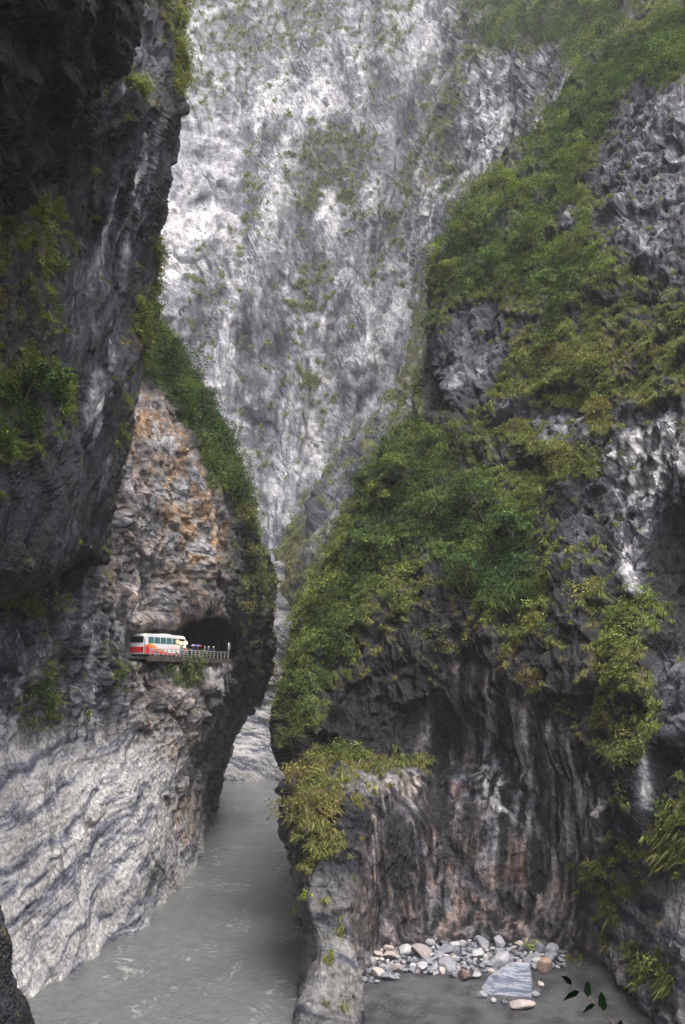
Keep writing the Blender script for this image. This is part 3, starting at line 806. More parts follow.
# lower right
me_.paint([(590, 900), (640, 850), (700, 820), (860, 800), (860, 1060), (650, 1060), (600, 970)], 9, tone=0.36, band=0.55, moss=0.22, veg=0.05, wet=0.2, hue=1.0)
me_.paint([(565, 870), (620, 850), (690, 770), (860, 770), (860, 850), (650, 880), (600, 930)], 8, moss=0.7, veg=0.4, hue=1.0, tone=0.15)
me_.paint([(590, 900), (640, 930), (670, 990), (640, 1000), (600, 950)], 8, tone=0.14, moss=0.5, hue=0.8)
me_.paint([(600, 940), (640, 970), (690, 1060), (640, 1060), (600, 980)], 6, tone=0.40, brown=0.4, band=0.2)
rowsE = []
for py, pts in (
    (-420, [(860, 300), (800, 225), (815, 215), (840, 205), (860, 195), (880, 185), (920, 170), (1100, 150)]),
    (-150, [(800, 290), (715, 210), (730, 200), (750, 190), (770, 180), (790, 172), (830, 160), (1050, 140)]),
    (0, [(720, 270), (645, 195), (660, 186), (680, 178), (700, 170), (730, 162), (780, 150), (1050, 125)]),
    (60, [(680, 265), (585, 192), (605, 184), (628, 176), (650, 166), (668, 156), (750, 142), (1050, 115)]),
    (130, [(640, 260), (540, 188), (560, 178), (590, 168), (620, 160), (648, 150), (740, 134), (1050, 108)]),
    (185, [(580, 255), (470, 182), (495, 172), (535, 162), (575, 154), (615, 145), (730, 126), (1050, 102)]),
    (240, [(540, 250), (440, 172), (462, 163), (510, 154), (560, 146), (610, 138), (725, 120), (1050, 98)]),
    (310, [(520, 240), (426, 162), (444, 152), (495, 145), (550, 138), (605, 130), (720, 112), (1050, 92)]),
    (400, [(500, 230), (415, 155), (432, 145), (485, 139), (540, 132), (600, 124), (720, 106), (1050, 88)]),
    (445, [(470, 228), (378, 152), (402, 142), (465, 135), (530, 128), (600, 120), (720, 102), (1050, 86)]),
    (520, [(430, 222), (338, 148), (365, 138), (440, 129), (515, 122), (595, 113), (720, 97), (1050, 82)]),
    (600, [(390, 215), (302, 142), (328, 132), (405, 123), (490, 117), (585, 107), (715, 92), (1050, 78)]),
    (680, [(370, 205), (281, 134), (303, 123), (365, 116), (455, 115), (575, 102), (710, 87), (1050, 74)]),
    (745, [(365, 195), (284, 124), (302, 113), (350, 110), (440, 113), (570, 101), (705, 85), (1050, 72)]),
    (768, [(362, 190), (284, 117), (300, 108), (347, 108), (435, 112), (570, 101), (703, 84), (1050, 71)]),
    (785, [(358, 180), (282, 104), (298, 101), (350, 102), (410, 109), (572, 101), (700, 84), (1050, 70)]),
    (830, [(350, 175), (280, 100), (298, 96), (350, 97), (392, 105), (575, 100), (698, 83), (1050, 69)]),
    (900, [(352, 172), (287, 98), (302, 92), (354, 92), (382, 103), (582, 99), (692, 83), (1050, 67)]),
    (955, [(358, 168), (300, 95), (314, 89), (356, 89), (371, 101), (590, 98), (690, 83), (1050, 66)]),
    (990, [(350, 160), (291, 90), (309, 85), (360, 86), (376, 100), (600, 97), (690, 82), (1050, 66)]),
    (1030, [(340, 155), (281, 84), (305, 81), (364, 83), (384, 99), (610, 96), (690, 82), (1050, 66)]),
    (1160, [(330, 150), (262, 76), (295, 73), (362, 76), (395, 96), (620, 95), (690, 80), (1050, 62)])):
    rowsE.append(R_(py, pts))
build_mass('cliff_right', rowsE, me_, M_ROCK, step=1.25, sm=(5, 7), wrap=1,
           disp=make_disp(2.6, 17, 1.7, 6, 0.8, 2.6, 0.22, 0.9, zs=0.5, zk=0.8, seed=8))

# ---- gorge walls beside and behind the lookout (they close the gorge off from the open sky)
def side_wall(name, x, sgn, y0, y1, ztop, seed, lean):
    nu, nv = 140, 90
    u = np.linspace(y0, y1, nu)[None, :].repeat(nv, 0); v = np.linspace(-6, ztop, nv)[:, None].repeat(nu, 1)
    P = np.stack([x + sgn * (v * lean) + 0 * u, u, v], -1)
    low, hi, cr = make_disp(6, 40, 4, 14, 1.5, 6, 0.3, 2.0, seed=seed)(P)
    P[..., 0] -= sgn * (low + hi)
    idx = np.arange(nu * nv).reshape(nv, nu)
    F = np.stack([idx[:-1, :-1], idx[:-1, 1:], idx[1:, 1:], idx[1:, :-1]], -1).reshape(-1, 4)
    g = {c: np.full(P.shape[:2], v) for c, v in dict(tone=0.4, brown=0.1, band=0.1, streak=0.6, red=0, hue=0.8, wet=0.2).items()}
    rc, _ = rock_colour(P, g, np.full(P.shape[:2], 0.4), cr)
    o = link(name, np_mesh(name, P.reshape(-1, 3), F, {'rock': rc.reshape(-1, 4)}, smooth=False), None, M_ROCK)
    tag(o, kind='structure')
side_wall('cliff_side_left', -52, -1, -160, 22, 70, 21, 0.35)
side_wall('cliff_side_right', 78, 1, -160, 62, 70, 22, 0.5)

# ------------------------------------------------------------------ river
def water_material():
    m, nt, out = new_mat('silty_water')
    N = NT(nt)
    pos = nt.nodes.new('ShaderNodeNewGeometry').outputs['Position']
    w = N.vadd(pos, N.vmul(N.noise(pos, 0.07, 3, 0.5, color=True), (9, 9, 0)))
    n1 = N.noise(N.vmul(w, (1, 0.30, 1)), 0.25, 5, 0.6)
    n2 = N.noise(N.vmul(w, (1.0, 0.55, 1)), 1.3, 6, 0.65, 0.8)
    foam = N.math('MULTIPLY', N.sm(n1, 0.50, 0.62), N.sm(n2, 0.5, 0.68), clamp=True)
    col = N.mix(n1, (0.112, 0.120, 0.118), (0.158, 0.167, 0.164))
    col = N.mix(N.math('MULTIPLY', foam, 0.8), col, (0.42, 0.42, 0.41))
    bs = nt.nodes.new('ShaderNodeBsdfPrincipled')
    nt.links.new(col, bs.inputs['Base Color'])
    bs.inputs['Roughness'].default_value = 0.17
    bs.inputs['IOR'].default_value = 1.33
    h = N.math('ADD', N.math('MULTIPLY', n2, 0.5), N.math('MULTIPLY', N.noise(N.vmul(w, (1, 0.6, 1)), 4.0, 4, 0.6), 0.14))
    h = N.math('ADD', h, N.math('MULTIPLY', n1, 1.2))
    bp = nt.nodes.new('ShaderNodeBump')
    bp.inputs['Distance'].default_value = 0.9
    bp.inputs['Strength'].default_value = 1.0
    nt.links.new(h, bp.inputs['Height']); nt.links.new(bp.outputs[0], bs.inputs['Normal'])
    nt.links.new(bs.outputs[0], out.inputs[0])
    return m
nu, nv = 240, 480
ux = np.linspace(-140, 120, nu); uy = np.linspace(-160, 480, nv)
GX, GY = np.meshgrid(ux, uy)
GP = np.stack([GX, GY, 0 * GX], -1)
GP[..., 2] = 0.10 * fbm(GP * np.array([0.35, 0.2, 1]), 4, 0.6)
idx = np.arange(nu * nv).reshape(nv, nu)
Fw = np.stack([idx[:-1, :-1], idx[:-1, 1:], idx[1:, 1:], idx[1:, :-1]], -1).reshape(-1, 4)
o = link('river', np_mesh('river', GP.reshape(-1, 3), Fw), None, water_material())
tag(o, kind='structure')
# river bed / ground sheet under everything
me = np_mesh('ground', np.array([[-620, -300, -6], [620, -300, -6], [620, 720, -6], [-620, 720, -6]]), np.array([[0, 1, 2, 3]]))
tag(link('ground', me, None, simple_mat('river_bed', (0.12, 0.12, 0.115), 0.9)), kind='structure')

# ------------------------------------------------------------------ dark sand bar in the hollow
def sand_material():
    m, nt, out = new_mat('wet_sand')
    N = NT(nt)
    pos = nt.nodes.new('ShaderNodeNewGeometry').outputs['Position']
    n = N.noise(pos, 0.4, 5, 0.6)
    col = N.mix(N.sm(n, 0.35, 0.65), (0.022, 0.022, 0.026), (0.075, 0.074, 0.078))
    sp = N.sm(N.voro(pos, 3.2, 'F1'), 0.14, 0.28, 1, 0)
    sp = N.math('MULTIPLY', sp, N.sm(N.noise(pos, 0.5, 4), 0.45, 0.58))
    col = N.mix(N.math('MULTIPLY', sp, 0.6), col, (0.26, 0.26, 0.27))
    ln = N.sm(N.noise(N.vmul(pos, (0.25, 1.2, 1)), 0.5, 3, 0.5, 0.7), 0.49, 0.51)
    bs = nt.nodes.new('ShaderNodeBsdfPrincipled')
    nt.links.new(col, bs.inputs['Base Color'])
    bs.inputs['Roughness'].default_value = 0.5
    bp = nt.nodes.new('ShaderNodeBump'); bp.inputs['Distance'].default_value = 0.3
    nt.links.new(N.noise(pos, 2.2, 8, 0.75), bp.inputs['Height']); nt.links.new(bp.outputs[0], bs.inputs['Normal'])
    nt.links.new(bs.outputs[0], out.inputs[0])
    return m
def bar_height(x, y):
    """ground height of the bar: rises under the stones towards the rock wall"""
    x = np.asarray(x, float); y = np.asarray(y, float)
    P = np.stack(np.broadcast_arrays(x, y, 0 * x), -1)
    return 0.35 + 2.0 * sstep(88, 101, y) + 0.34 * fbm(P * 0.16, 5) + 0.05 * (100 - y) * 0.03
xs = np.linspace(1.2, 42, 180); ys = np.linspace(66, 118, 220)
BX, BY = np.meshgrid(xs, ys)
BZ = bar_height(BX, BY)
idx = np.arange(BX.size).reshape(BX.shape)
Fb = np.stack([idx[:-1, :-1], idx[:-1, 1:], idx[1:, 1:], idx[1:, :-1]], -1).reshape(-1, 4)
o = link('sand_bar', np_mesh('sand_bar', np.stack([BX, BY, BZ], -1).reshape(-1, 3), Fb), None, sand_material())
tag(o, kind='structure')

#__PART2__
# ================================================================== VEGETATION
VIS_LEAF = []
def rand_unit(n):
    v = rng.normal(size=(n, 3)); return v / np.linalg.norm(v, axis=1, keepdims=True)
PAL = np.array([(0.020, 0.044, 0.014), (0.050, 0.090, 0.024), (0.105, 0.145, 0.034), (0.150, 0.168, 0.042), (0.145, 0.118, 0.044), (0.150, 0.085, 0.036)])
def pal(h):
    h = np.clip(h, 0, 1) * (len(PAL) - 1)
    i = np.minimum(h.astype(int), len(PAL) - 2); f = (h - i)[:, None]
    return PAL[i] * (1 - f) + PAL[i + 1] * f
def leaf_quads(c, nrm, L, Wd, droop=0.0):
    """folded diamond leaves: centre, face direction, length, width"""
    n = len(c)
    a = np.cross(nrm, rand_unit(n)); a /= np.maximum(np.linalg.norm(a, axis=1, keepdims=True), 1e-6)
    a[:, 2] -= droop; a /= np.linalg.norm(a, axis=1, keepdims=True)
    b = np.cross(nrm, a); b /= np.maximum(np.linalg.norm(b, axis=1, keepdims=True), 1e-6)
    L = L[:, None]; Wd = Wd[:, None]
    V = np.stack([c - a * L / 2, c + b * Wd / 2 + nrm * Wd * 0.15, c + a * L / 2 - np.array([0, 0, 1]) * L * 0.15, c - b * Wd / 2 + nrm * Wd * 0.15], 1)
    return V.reshape(-1, 3)
def quads_to_mesh(name, V, colq):
    F = np.arange(len(V)).reshape(-1, 4)
    c = np.repeat(np.concatenate([colq, np.ones((len(colq), 1))], 1), 4, 0)
    return np_mesh(name, V, F, {'leaf': c}, smooth=False)
def blob_leaves(C, Rr, N, n_per, hue, size, squash=0.75, up=0.9):
    """C centres (m,3), Rr radii, N outward direction; leaves spread through each clump, thicker at its skin"""
    m = len(C)
    k = np.repeat(np.arange(m), n_per)
    d = rand_unit(len(k))
    flip = np.sign((d * N[k]).sum(1) + 0.55); d = d * flip[:, None]
    r = Rr[k] * (0.35 + 0.65 * rng.random(len(k)) ** 0.5)
    lump = 1 + 0.35 * np.sin(d[:, 0] * 5 + k) * np.cos(d[:, 1] * 4 + 2 * k)
    P = C[k] + d * (r * lump)[:, None] * np.array([1, 1, squash])
    nr = d * 0.5 + rand_unit(len(k)) * 0.6; nr[:, 2] += up
    nr /= np.linalg.norm(nr, axis=1, keepdims=True)
    sz = size[k] * rng.uniform(0.6, 1.35, len(k))
    V = leaf_quads(P, nr, sz, sz * 0.5, 0.15)
    h = hue[k] + rng.normal(0, 0.055, len(k))
    col = pal(h) * (rng.uniform(0.7, 1.35, len(k)) * np.exp(rng.normal(0, 0.38, m))[k])[:, None]
    return V, col
def pick(mass, n, weight, margin=25):
    M = MASS[mass]
    if weight.sum() < 1: weight = M['moss'] ** 2
    w = weight * (M['px'] > -margin) * (M['px'] < W + margin) * (M['py'] > -margin) * (M['py'] < H + margin)
    w = w / w.sum()
    return rng.choice(len(w), n, p=w)
def scatter_bushes(name, mass, n, rad, per, size, label, hue_gain=0.42, dens=1.0):
    M = MASS[mass]
    i = pick(mass, n, M['veg'] ** 1.3)
    P, N = M['P'][i], M['N'][i]
    vg = M['veg'][i]
    Rr = rad * np.exp(rng.normal(0, 0.42, n)) * (0.45 + 0.65 * vg)
    up = np.array([0, 0, 1.0])
    C = P + N * (Rr * 0.35)[:, None] + up * (Rr * 0.25)[:, None]
    pn = fbm(P * 0.12 + 70, 3)
    hue = 0.24 + hue_gain * (M['hue'][i] - 0.3) * 0.9 + 0.5 * pn + rng.normal(0, 0.10, n)
    npl = np.maximum(5, (per * (Rr / rad) ** 1.6)).astype(int)
    V, c = blob_leaves(C, Rr, N * 0.6 + up * 0.4, npl, hue, np.full(n, size) * (0.85 + 0.3 * rng.random(n)))
    o = link(name, quads_to_mesh(name, V, c), None, M_LEAF)
    tag(o, label, 'foliage', kind='stuff')
def scatter_tufts(name, mass, n, blades, length, label, wmin=0.35, width=0.055, tone_hue=0.6):
    """grass and fern tufts that arch out of the rock and hang down"""
    M = MASS[mass]
    w = np.clip(M['moss'] - wmin, 0, 1) * (0.35 + 0.65 * np.clip(M['N'][:, 2] + 0.4, 0, 1))
    i = pick(mass, n, w)
    P, N = M['P'][i], M['N'][i]
    k = np.repeat(np.arange(n), blades)
    L = length * np.exp(rng.normal(0, 0.35, n))[k] * rng.uniform(0.5, 1.2, len(k))
    d0 = N[k] * 0.75 + rand_unit(len(k)) * 0.6; d0[:, 2] += 0.45
    d0 /= np.linalg.norm(d0, axis=1, keepdims=True)
    d1 = d0 * np.array([1, 1, 0.2]); d1[:, 2] -= 0.75
    p0 = P[k] + rand_unit(len(k)) * (length * 0.25)
    p1 = p0 + d0 * L[:, None] * 0.5
    p2 = p1 + d1 * L[:, None] * 0.55
    s = np.cross(d0, rand_unit(len(k))); s /= np.maximum(np.linalg.norm(s, axis=1, keepdims=True), 1e-6)
    wd = (width * (0.7 + 0.6 * rng.random(len(k))))[:, None] * length / 0.8
    V = np.stack([p0 - s * wd * 0.5, p0 + s * wd * 0.5, p1 + s * wd, p1 - s * wd, p1 - s * wd, p1 + s * wd, p2 + s * wd * 0.15, p2 - s * wd * 0.15], 1).reshape(-1, 3)
    hue = (0.32 + 0.24 * M['hue'][i] + 0.22 * fbm(P * 0.15 + 90, 3) + rng.normal(0, 0.07, n))[k] + rng.normal(0, 0.04, len(k))
    c = pal(hue) * rng.uniform(0.75, 1.5, len(k))[:, None]
    o = link(name, quads_to_mesh(name, V, np.repeat(c, 2, 0)), None, M_LEAF)
    tag(o, label, 'grass', kind='stuff')

scatter_bushes('foliage', 'cliff_right', 4300, 0.78, 42, 0.33, 'leafy scrub and ferns covering the ledges of the great right-hand cliff')
scatter_bushes('foliage', 'cliff_overhang', 2200, 0.55, 30, 0.24, 'shaded creepers and scrub hanging on the dark leaning cliff at the left')
scatter_bushes('foliage', 'cliff_left', 2200, 1.0, 44, 0.36, 'dark green scrub running down the ridge above the road tunnel')
scatter_bushes('foliage', 'cliff_slope', 4500, 1.4, 20, 0.62, 'scrub on the steep grey slope behind the right-hand cliff')
scatter_bushes('foliage', 'cliff_far', 1100, 1.7, 12, 0.8, 'low scrub clinging to the pale far wall')
scatter_tufts('grass', 'cliff_right', 21000, 12, 0.8, 'yellow-green grass tufts hanging from the dark right-hand cliff')
scatter_tufts('grass', 'cliff_overhang', 2600, 12, 0.6, 'brownish grass tufts hanging on the dark leaning cliff')
scatter_tufts('grass', 'cliff_left', 2600, 12, 0.8, 'grass and moss tufts on the pale cliff under the road')
scatter_tufts('grass', 'cliff_slope', 7000, 8, 1.5, 'thin dry grass covering the grey slope', width=0.07)
scatter_tufts('grass', 'cliff_far', 5000, 7, 2.4, 'thin grass on the ledges of the pale far wall', width=0.08)
scatter_tufts('grass', 'cliff_foot', 250, 10, 0.14, 'moss tufts on the dark rock foot at the lower left')

def surf(mass, px, py, rad=4.0):
    M = MASS[mass]
    d2 = (M['px'] - px) ** 2 + (M['py'] - py) ** 2
    c = np.nonzero(d2 < rad * rad)[0]
    if len(c) == 0: c = np.array([d2.argmin()])
    j = c[M['P'][c, 1].argmin()]
    return M['P'][j], M['N'][j]

def tube(pts, rads, seg=7):
    bm = bmesh.new()
    rings = []
    for i, (p, r) in enumerate(zip(pts, rads)):
        p = Vector(p)
        q = Vector(pts[min(i + 1, len(pts) - 1)]) - Vector(pts[max(i - 1, 0)])
        z = q.normalized(); x = z.orthogonal().normalized(); y = z.cross(x)
        rings.append([bm.verts.new(p + (x * math.cos(2 * math.pi * k / seg) + y * math.sin(2 * math.pi * k / seg)) * r) for k in range(seg)])
    for a, b in zip(rings, rings[1:]):
        # match the nearest start vertex so that rings do not twist
        off = min(range(seg), key=lambda o_: (a[0].co - b[o_].co).length)
        for k in range(seg):
            bm.faces.new((a[k], a[(k + 1) % seg], b[(k + 1 + off) % seg], b[(k + off) % seg]))
    bm.faces.new(rings[0][::-1]); bm.faces.new(rings[-1])
    return bm
def bm_mesh(bm, name, mats=(), smooth=False):
    bmesh.ops.recalc_face_normals(bm, faces=bm.faces)
    me = bpy.data.meshes.new(name)
    bm.to_mesh(me); bm.free()
    for m in mats: me.materials.append(m)
    if smooth: me.polygons.foreach_set('use_smooth', np.ones(len(me.polygons), bool))
    return me
def join_bm(dst, src):
    me = bpy.data.meshes.new('tmp'); src.to_mesh(me); src.free(); dst.from_mesh(me); bpy.data.meshes.remove(me)

TREES = [
 # mass, px, py, height m, crown radius m, hue, label
 ('cliff_right', 470, 240, 6.0, 3.2, .38, 'bushy light green tree on the shoulder at the upper left end of the right-hand cliff'),
 ('cliff_right', 505, 205, 6.5, 3.0, .48, 'yellow-green spreading tree just under the streaked grey crag'),
 ('cliff_right', 530, 250, 5.5, 2.9, .30, 'rounded mid green tree on the leafy shoulder, right of its brightest tree'),
 ('cliff_right', 446, 285, 4.5, 2.2, .55, 'small yellowish tree at the lower left edge of the leafy shoulder'),
 ('cliff_right', 495, 272, 4.5, 2.4, .25, 'dark green bush growing over the top of the cracked slab'),
 ('cliff_right', 575, 175, 5.5, 2.6, .45, 'pale green tree left of the jagged grey spire'),
 ('cliff_right', 655, 75, 7.0, 3.6, .22, 'large dark green tree at the top right, above the jagged spire'),
 ('cliff_right', 612, 105, 5.5, 2.6, .20, 'dark rounded tree at the left foot of the large top right tree'),
 ('cliff_right', 545, 355, 4.0, 2.0, .16, 'solitary dark bush on the grassy terrace right of the cracked slab'),
 ('cliff_right', 600, 285, 3.5, 1.7, .42, 'bright green bush below the jagged spire'),
 ('cliff_right', 455, 455, 5.0, 2.6, .42, 'light green tree at the top of the dense thicket'),
 ('cliff_right', 405, 480, 5.5, 2.8, .36, 'green tree on the left brow of the dense thicket'),
 ('cliff_right', 480, 520, 6.5, 3.3, .20, 'broad blue-green tree in the middle of the dense thicket'),
 ('cliff_right', 430, 530, 5.5, 2.8, .30, 'mid green tree left of the broad blue-green one in the thicket'),
 ('cliff_right', 515, 555, 5.0, 2.6, .13, 'dark leafy tree at the right end of the dense thicket'),
 ('cliff_right', 465, 590, 5.0, 2.4, .16, 'lowest dark tree of the thicket, over the black wet rock'),
 ('cliff_right', 370, 560, 5.0, 2.5, .26, 'green tree on the lower left slope of the thicket'),
 ('cliff_right', 345, 610, 4.5, 2.2, .24, 'soft green bush above the river-side edge of the right-hand cliff'),
 ('cliff_right', 380, 510, 4.5, 2.1, .47, 'yellow-green bush on the ridge line above the river bend'),
 ('cliff_right', 545, 640, 2.6, 1.1, .30, 'small green fern bush alone on the black wet rock'),
 ('cliff_right', 612, 690, 3.2, 1.4, .45, 'bright green bush in the hanging strip of ferns right of the hollow'),
 ('cliff_left', 172, 372, 5.5, 2.6, .08, 'dark green tree at the top of the ridge above the road tunnel'),
 ('cliff_left', 200, 415, 5.5, 2.6, .10, 'dark bushy tree second from the top of the tunnel ridge'),
 ('cliff_left', 222, 455, 5.0, 2.3, .14, 'bent dark tree leaning out halfway down the tunnel ridge'),
 ('cliff_left', 242, 498, 4.5, 2.1, .22, 'mid green tree on the lower part of the tunnel ridge'),
 ('cliff_left', 258, 540, 3.5, 1.6, .32, 'lowest olive tree on the tunnel ridge'),
 ('cliff_left', 184, 676, 2.6, 1.2, .30, 'bright green bush hanging just below the road railing'),
 ('cliff_left', 44, 706, 3.0, 1.4, .16, 'dark bush in a crack of the streaked wall at the left edge'),
 ('cliff_left', 124, 683, 2.4, 1.0, .30, 'little bush on the grey rock left of and below the coach'),
 ('cliff_overhang', 55, 395, 2.6, 1.2, .14, 'green bush growing out of the left edge of the dark leaning cliff'),
 ('cliff_overhang', 25, 405, 3.5, 1.5, .06, 'dark leafy bush at the very left of the dark leaning cliff'),
 ('cliff_slope', 450, 180, 6.5, 3.4, .30, 'green tree at the foot of the streaked grey crag'),
 ('cliff_slope', 525, 40, 8.0, 4.2, .22, 'dark green tree on the brow above the streaked grey crag'),
 ('cliff_slope', 470, 60, 6.0, 3.2, .42, 'olive tree at the left shoulder of the streaked grey crag'),
 ('cliff_slope', 585, 25, 8.0, 4.2, .28, 'hazy green tree at the top edge, right of the crag'),
]
for ti, (ms, px, py, h, cr, hue, label) in enumerate(TREES):
    P, N = surf(ms, px, py)
    P = np.array(P) - N * 0.3
    rnd = random.Random(100 + ti)
    t = empty('tree' if h > 3.45 else 'bush', P)
    tag(t, label, 'tree' if h > 3.45 else 'bush')
    out = Vector(N); out.z = max(out.z, 0.1); out.normalize()
    up = Vector((0, 0, 1))
    lean = (out * 0.65 + up * 0.9).normalized()
    top = lean * h * 0.62
    side = Vector((rnd.uniform(-.3, .3), rnd.uniform(-.3, .3), 0))
    pts = [Vector((0, 0, 0)), out * h * 0.16 + up * h * 0.12, lean * h * 0.36 + side * 0.5, top + side * 0.3]
    bm = tube(pts, [0.16 * h / 5, 0.13 * h / 5, 0.09 * h / 5, 0.04 * h / 5])
    cs = []
    nb = 8
    for b in range(nb):
        a = 2 * math.pi * b / nb + rnd.uniform(-.4, .4)
        zoff = rnd.uniform(-0.45, 0.65)
        e = top + Vector((math.cos(a), math.sin(a), 0)) * cr * rnd.uniform(0.35, 0.78) + up * cr * zoff * 0.8
        st = pts[2].lerp(pts[3], rnd.random() * 0.9)
        join_bm(bm, tube([st, st.lerp(e, 0.5) + up * 0.15, e], [0.05 * h / 5, 0.035 * h / 5, 0.015 * h / 5], 5))
        cs.append(e)
    cs.append(top + up * cr * 0.5)
    link('trunk', bm_mesh(bm, 'trunk', [M_BARK], True), t)
    C = np.array([tuple(c) for c in cs])
    Rr = np.array([cr * rnd.uniform(0.34, 0.52) for _ in cs])
    far = ms == 'cliff_slope'
    lsz = 0.34 if not far else 0.62
    npl = np.full(len(cs), int(95 * (cr / 2.6) ** 1.7) if not far else 60)
    V, c = blob_leaves(C, Rr, np.tile(np.array([0, 0, 1.0]), (len(cs), 1)), npl, hue + rng.normal(0, .045, len(cs)), np.full(len(cs), lsz), squash=0.62)
    link('crown', quads_to_mesh('crown', V, c), t, M_LEAF)

# ================================================================== STONES ON THE BEACH
def stone_material(name, c1, c2, banded=False):
    m, nt, out = new_mat(name)
    N = NT(nt)
    tc = nt.nodes.new('ShaderNodeTexCoord').outputs['Object']
    oi = nt.nodes.new('ShaderNodeObjectInfo').outputs['Random']
    n = N.noise(tc, 1.6, 6, 0.65, 0.4)
    col = N.mix(N.sm(n, 0.3, 0.7), c1, c2)
    if banded:
        w = N.vadd(tc, N.vmul(N.noise(tc, 0.6, 3, 0.5, color=True), (0.8, 0.8, 0.8)))
        mp = nt.nodes.new('ShaderNodeMapping'); nt.links.new(w, mp.inputs['Vector'])
        mp.inputs['Rotation'].default_value = (0.2, 0.5, 0.1); mp.inputs['Scale'].default_value = (0.25, 0.3, 2.2)
        col = N.ramp(N.noise(mp.outputs[0], 1.0, 5, 0.6), [(0.36, (0.07, 0.085, 0.125)), (0.45, (0.13, 0.15, 0.20)), (0.50, (0.34, 0.34, 0.36)), (0.56, (0.17, 0.19, 0.25)), (0.66, (0.10, 0.12, 0.17))])
    else:
        col = N.mix(1.0, col, N.ramp(oi, [(0.0, (0.62, 0.63, 0.68)), (0.35, (0.9, 0.9, 0.95)), (0.7, (1.15, 1.12, 1.1)), (1.0, (1.4, 1.38, 1.36))]), 'MULTIPLY')
    bs = nt.nodes.new('ShaderNodeBsdfPrincipled')
    nt.links.new(col, bs.inputs['Base Color']); bs.inputs['Roughness'].default_value = 0.75
    bp = nt.nodes.new('ShaderNodeBump'); bp.inputs['Distance'].default_value = 0.08
    nt.links.new(N.noise(tc, 4.0, 7, 0.7), bp.inputs['Height']); nt.links.new(bp.outputs[0], bs.inputs['Normal'])
    nt.links.new(bs.outputs[0], out.inputs[0])
    return m
M_ST = {'grey': stone_material('stone_grey', (0.115, 0.12, 0.14), (0.21, 0.215, 0.23)),
        'white': stone_material('stone_white', (0.22, 0.22, 0.23), (0.36, 0.355, 0.35)),
        'pink': stone_material('stone_pink', (0.26, 0.225, 0.205), (0.36, 0.31, 0.28)),
        'brown': stone_material('stone_brown', (0.15, 0.10, 0.08), (0.23, 0.16, 0.13)),
        'band': stone_material('stone_banded', (0.3, 0.3, 0.3), (0.4, 0.4, 0.4), True)}
def stone_mesh(seed, sx=1.0, sy=1.0, sz=0.75, ang=0.9):
    bm = bmesh.new()
    bmesh.ops.create_icosphere(bm, subdivisions=4, radius=1.0)
    P = np.array([v.co[:] for v in bm.verts])
    r2 = np.random.default_rng(seed)
    # cut by random planes -> worn facets
    r = np.ones(len(P))
    for _ in range(14):
        d = r2.normal(size=3); d /= np.linalg.norm(d)
        h = r2.uniform(0.55, 0.88)
        dt = P @ d
        r = np.minimum(r, np.where(dt > 0.05, h / np.maximum(dt, 0.05), 9) * ang + r * (1 - ang))
    r = r * (1 + 0.05 * fbm(P * 1.3 + seed * 3.1, 3)) * (1 + 0.02 * fbm(P * 5 + seed, 2))
    P = P * r[:, None] * np.array([sx, sy, sz])
    for v, p in zip(bm.verts, P): v.co = p
    return bm_mesh(bm, 'stone', smooth=True)
def place_stone(me, kind, px, py, size_px, label, group=None, name='stone', sc3=None, rot=None, sink=0.33):
    Y = gy(py, 1.0)
    for _ in range(6):
        p = at(px, py, Y)
        z = float(bar_height(p[0], Y))
        Y = gy(py, z + 0.2)
    p = at(px, py, Y)
    s = size_px * 0.5 * Y / FPX
    o = bpy.data.objects.new(name, me)
    COL.objects.link(o)
    rr = random.Random(int(px * 31 + py * 7))
    o.scale = tuple(s * k for k in (sc3 or (rr.uniform(.85, 1.25), rr.uniform(.8, 1.15), rr.uniform(.75, 1.15))))
    zz = float(bar_height(p[0], p[1]))
    o.location = (p[0], p[1], zz + s * (0.62 - sink))
    o.rotation_euler = rot or (rr.uniform(-.4, .4), rr.uniform(-.4, .4), rr.uniform(0, 6.28))
    tag(o, label, 'stone', group)
    return o
protos = {k: [stone_mesh(200 + 10 * q + j, sz=0.65 + 0.1 * (j % 3), ang=0.9 + 0.05 * (j % 3)) for j in range(6)] for q, k in enumerate(('grey', 'white', 'pink'))}
for k, l in protos.items():
    for me in l: me.materials.append(M_ST[k])
def single(kind, seed, **kw):
    me = stone_mesh(seed, **kw); me.materials.append(M_ST[kind]); return me
BIG = [
 ('pink', 422, 953, 21, 'large pale pinkish boulder at the back of the stone beach'),
 ('pink', 389, 950, 13, 'upright pinkish boulder near the left back corner of the beach'),
 ('pink', 378, 980, 15, 'peach-coloured stone nearest the striped pillar, at the front edge'),
 ('pink', 397, 974, 13, 'rounded peach stone just right of the leftmost front one'),
 ('white', 421, 972, 17, 'smooth whitish stone at the front edge, left of the big grey one'),
 ('grey', 447, 970, 24, 'big smooth grey boulder at the front edge of the beach'),
 ('brown', 464, 979, 16, 'reddish brown stone between the grey boulder and the striped block'),
 ('white', 499, 962, 24, 'bright white angular boulder behind the striped block'),
 ('white', 477, 979, 12, 'small white stone touching the left end of the striped block'),
 ('brown', 545, 972, 19, 'rust-brown boulder right of the striped block'),
 ('grey', 551, 958, 20, 'light grey boulder at the right back corner of the beach'),
 ('pink', 366, 958, 14, 'pale stone wedged against the foot of the pillar'),
]
taken = []
for bi, (k, px, py, sp, lab) in enumerate(BIG):
    place_stone(single(k, 400 + bi, sz=0.78), k, px, py, sp, lab)
    taken.append((px, py, sp))
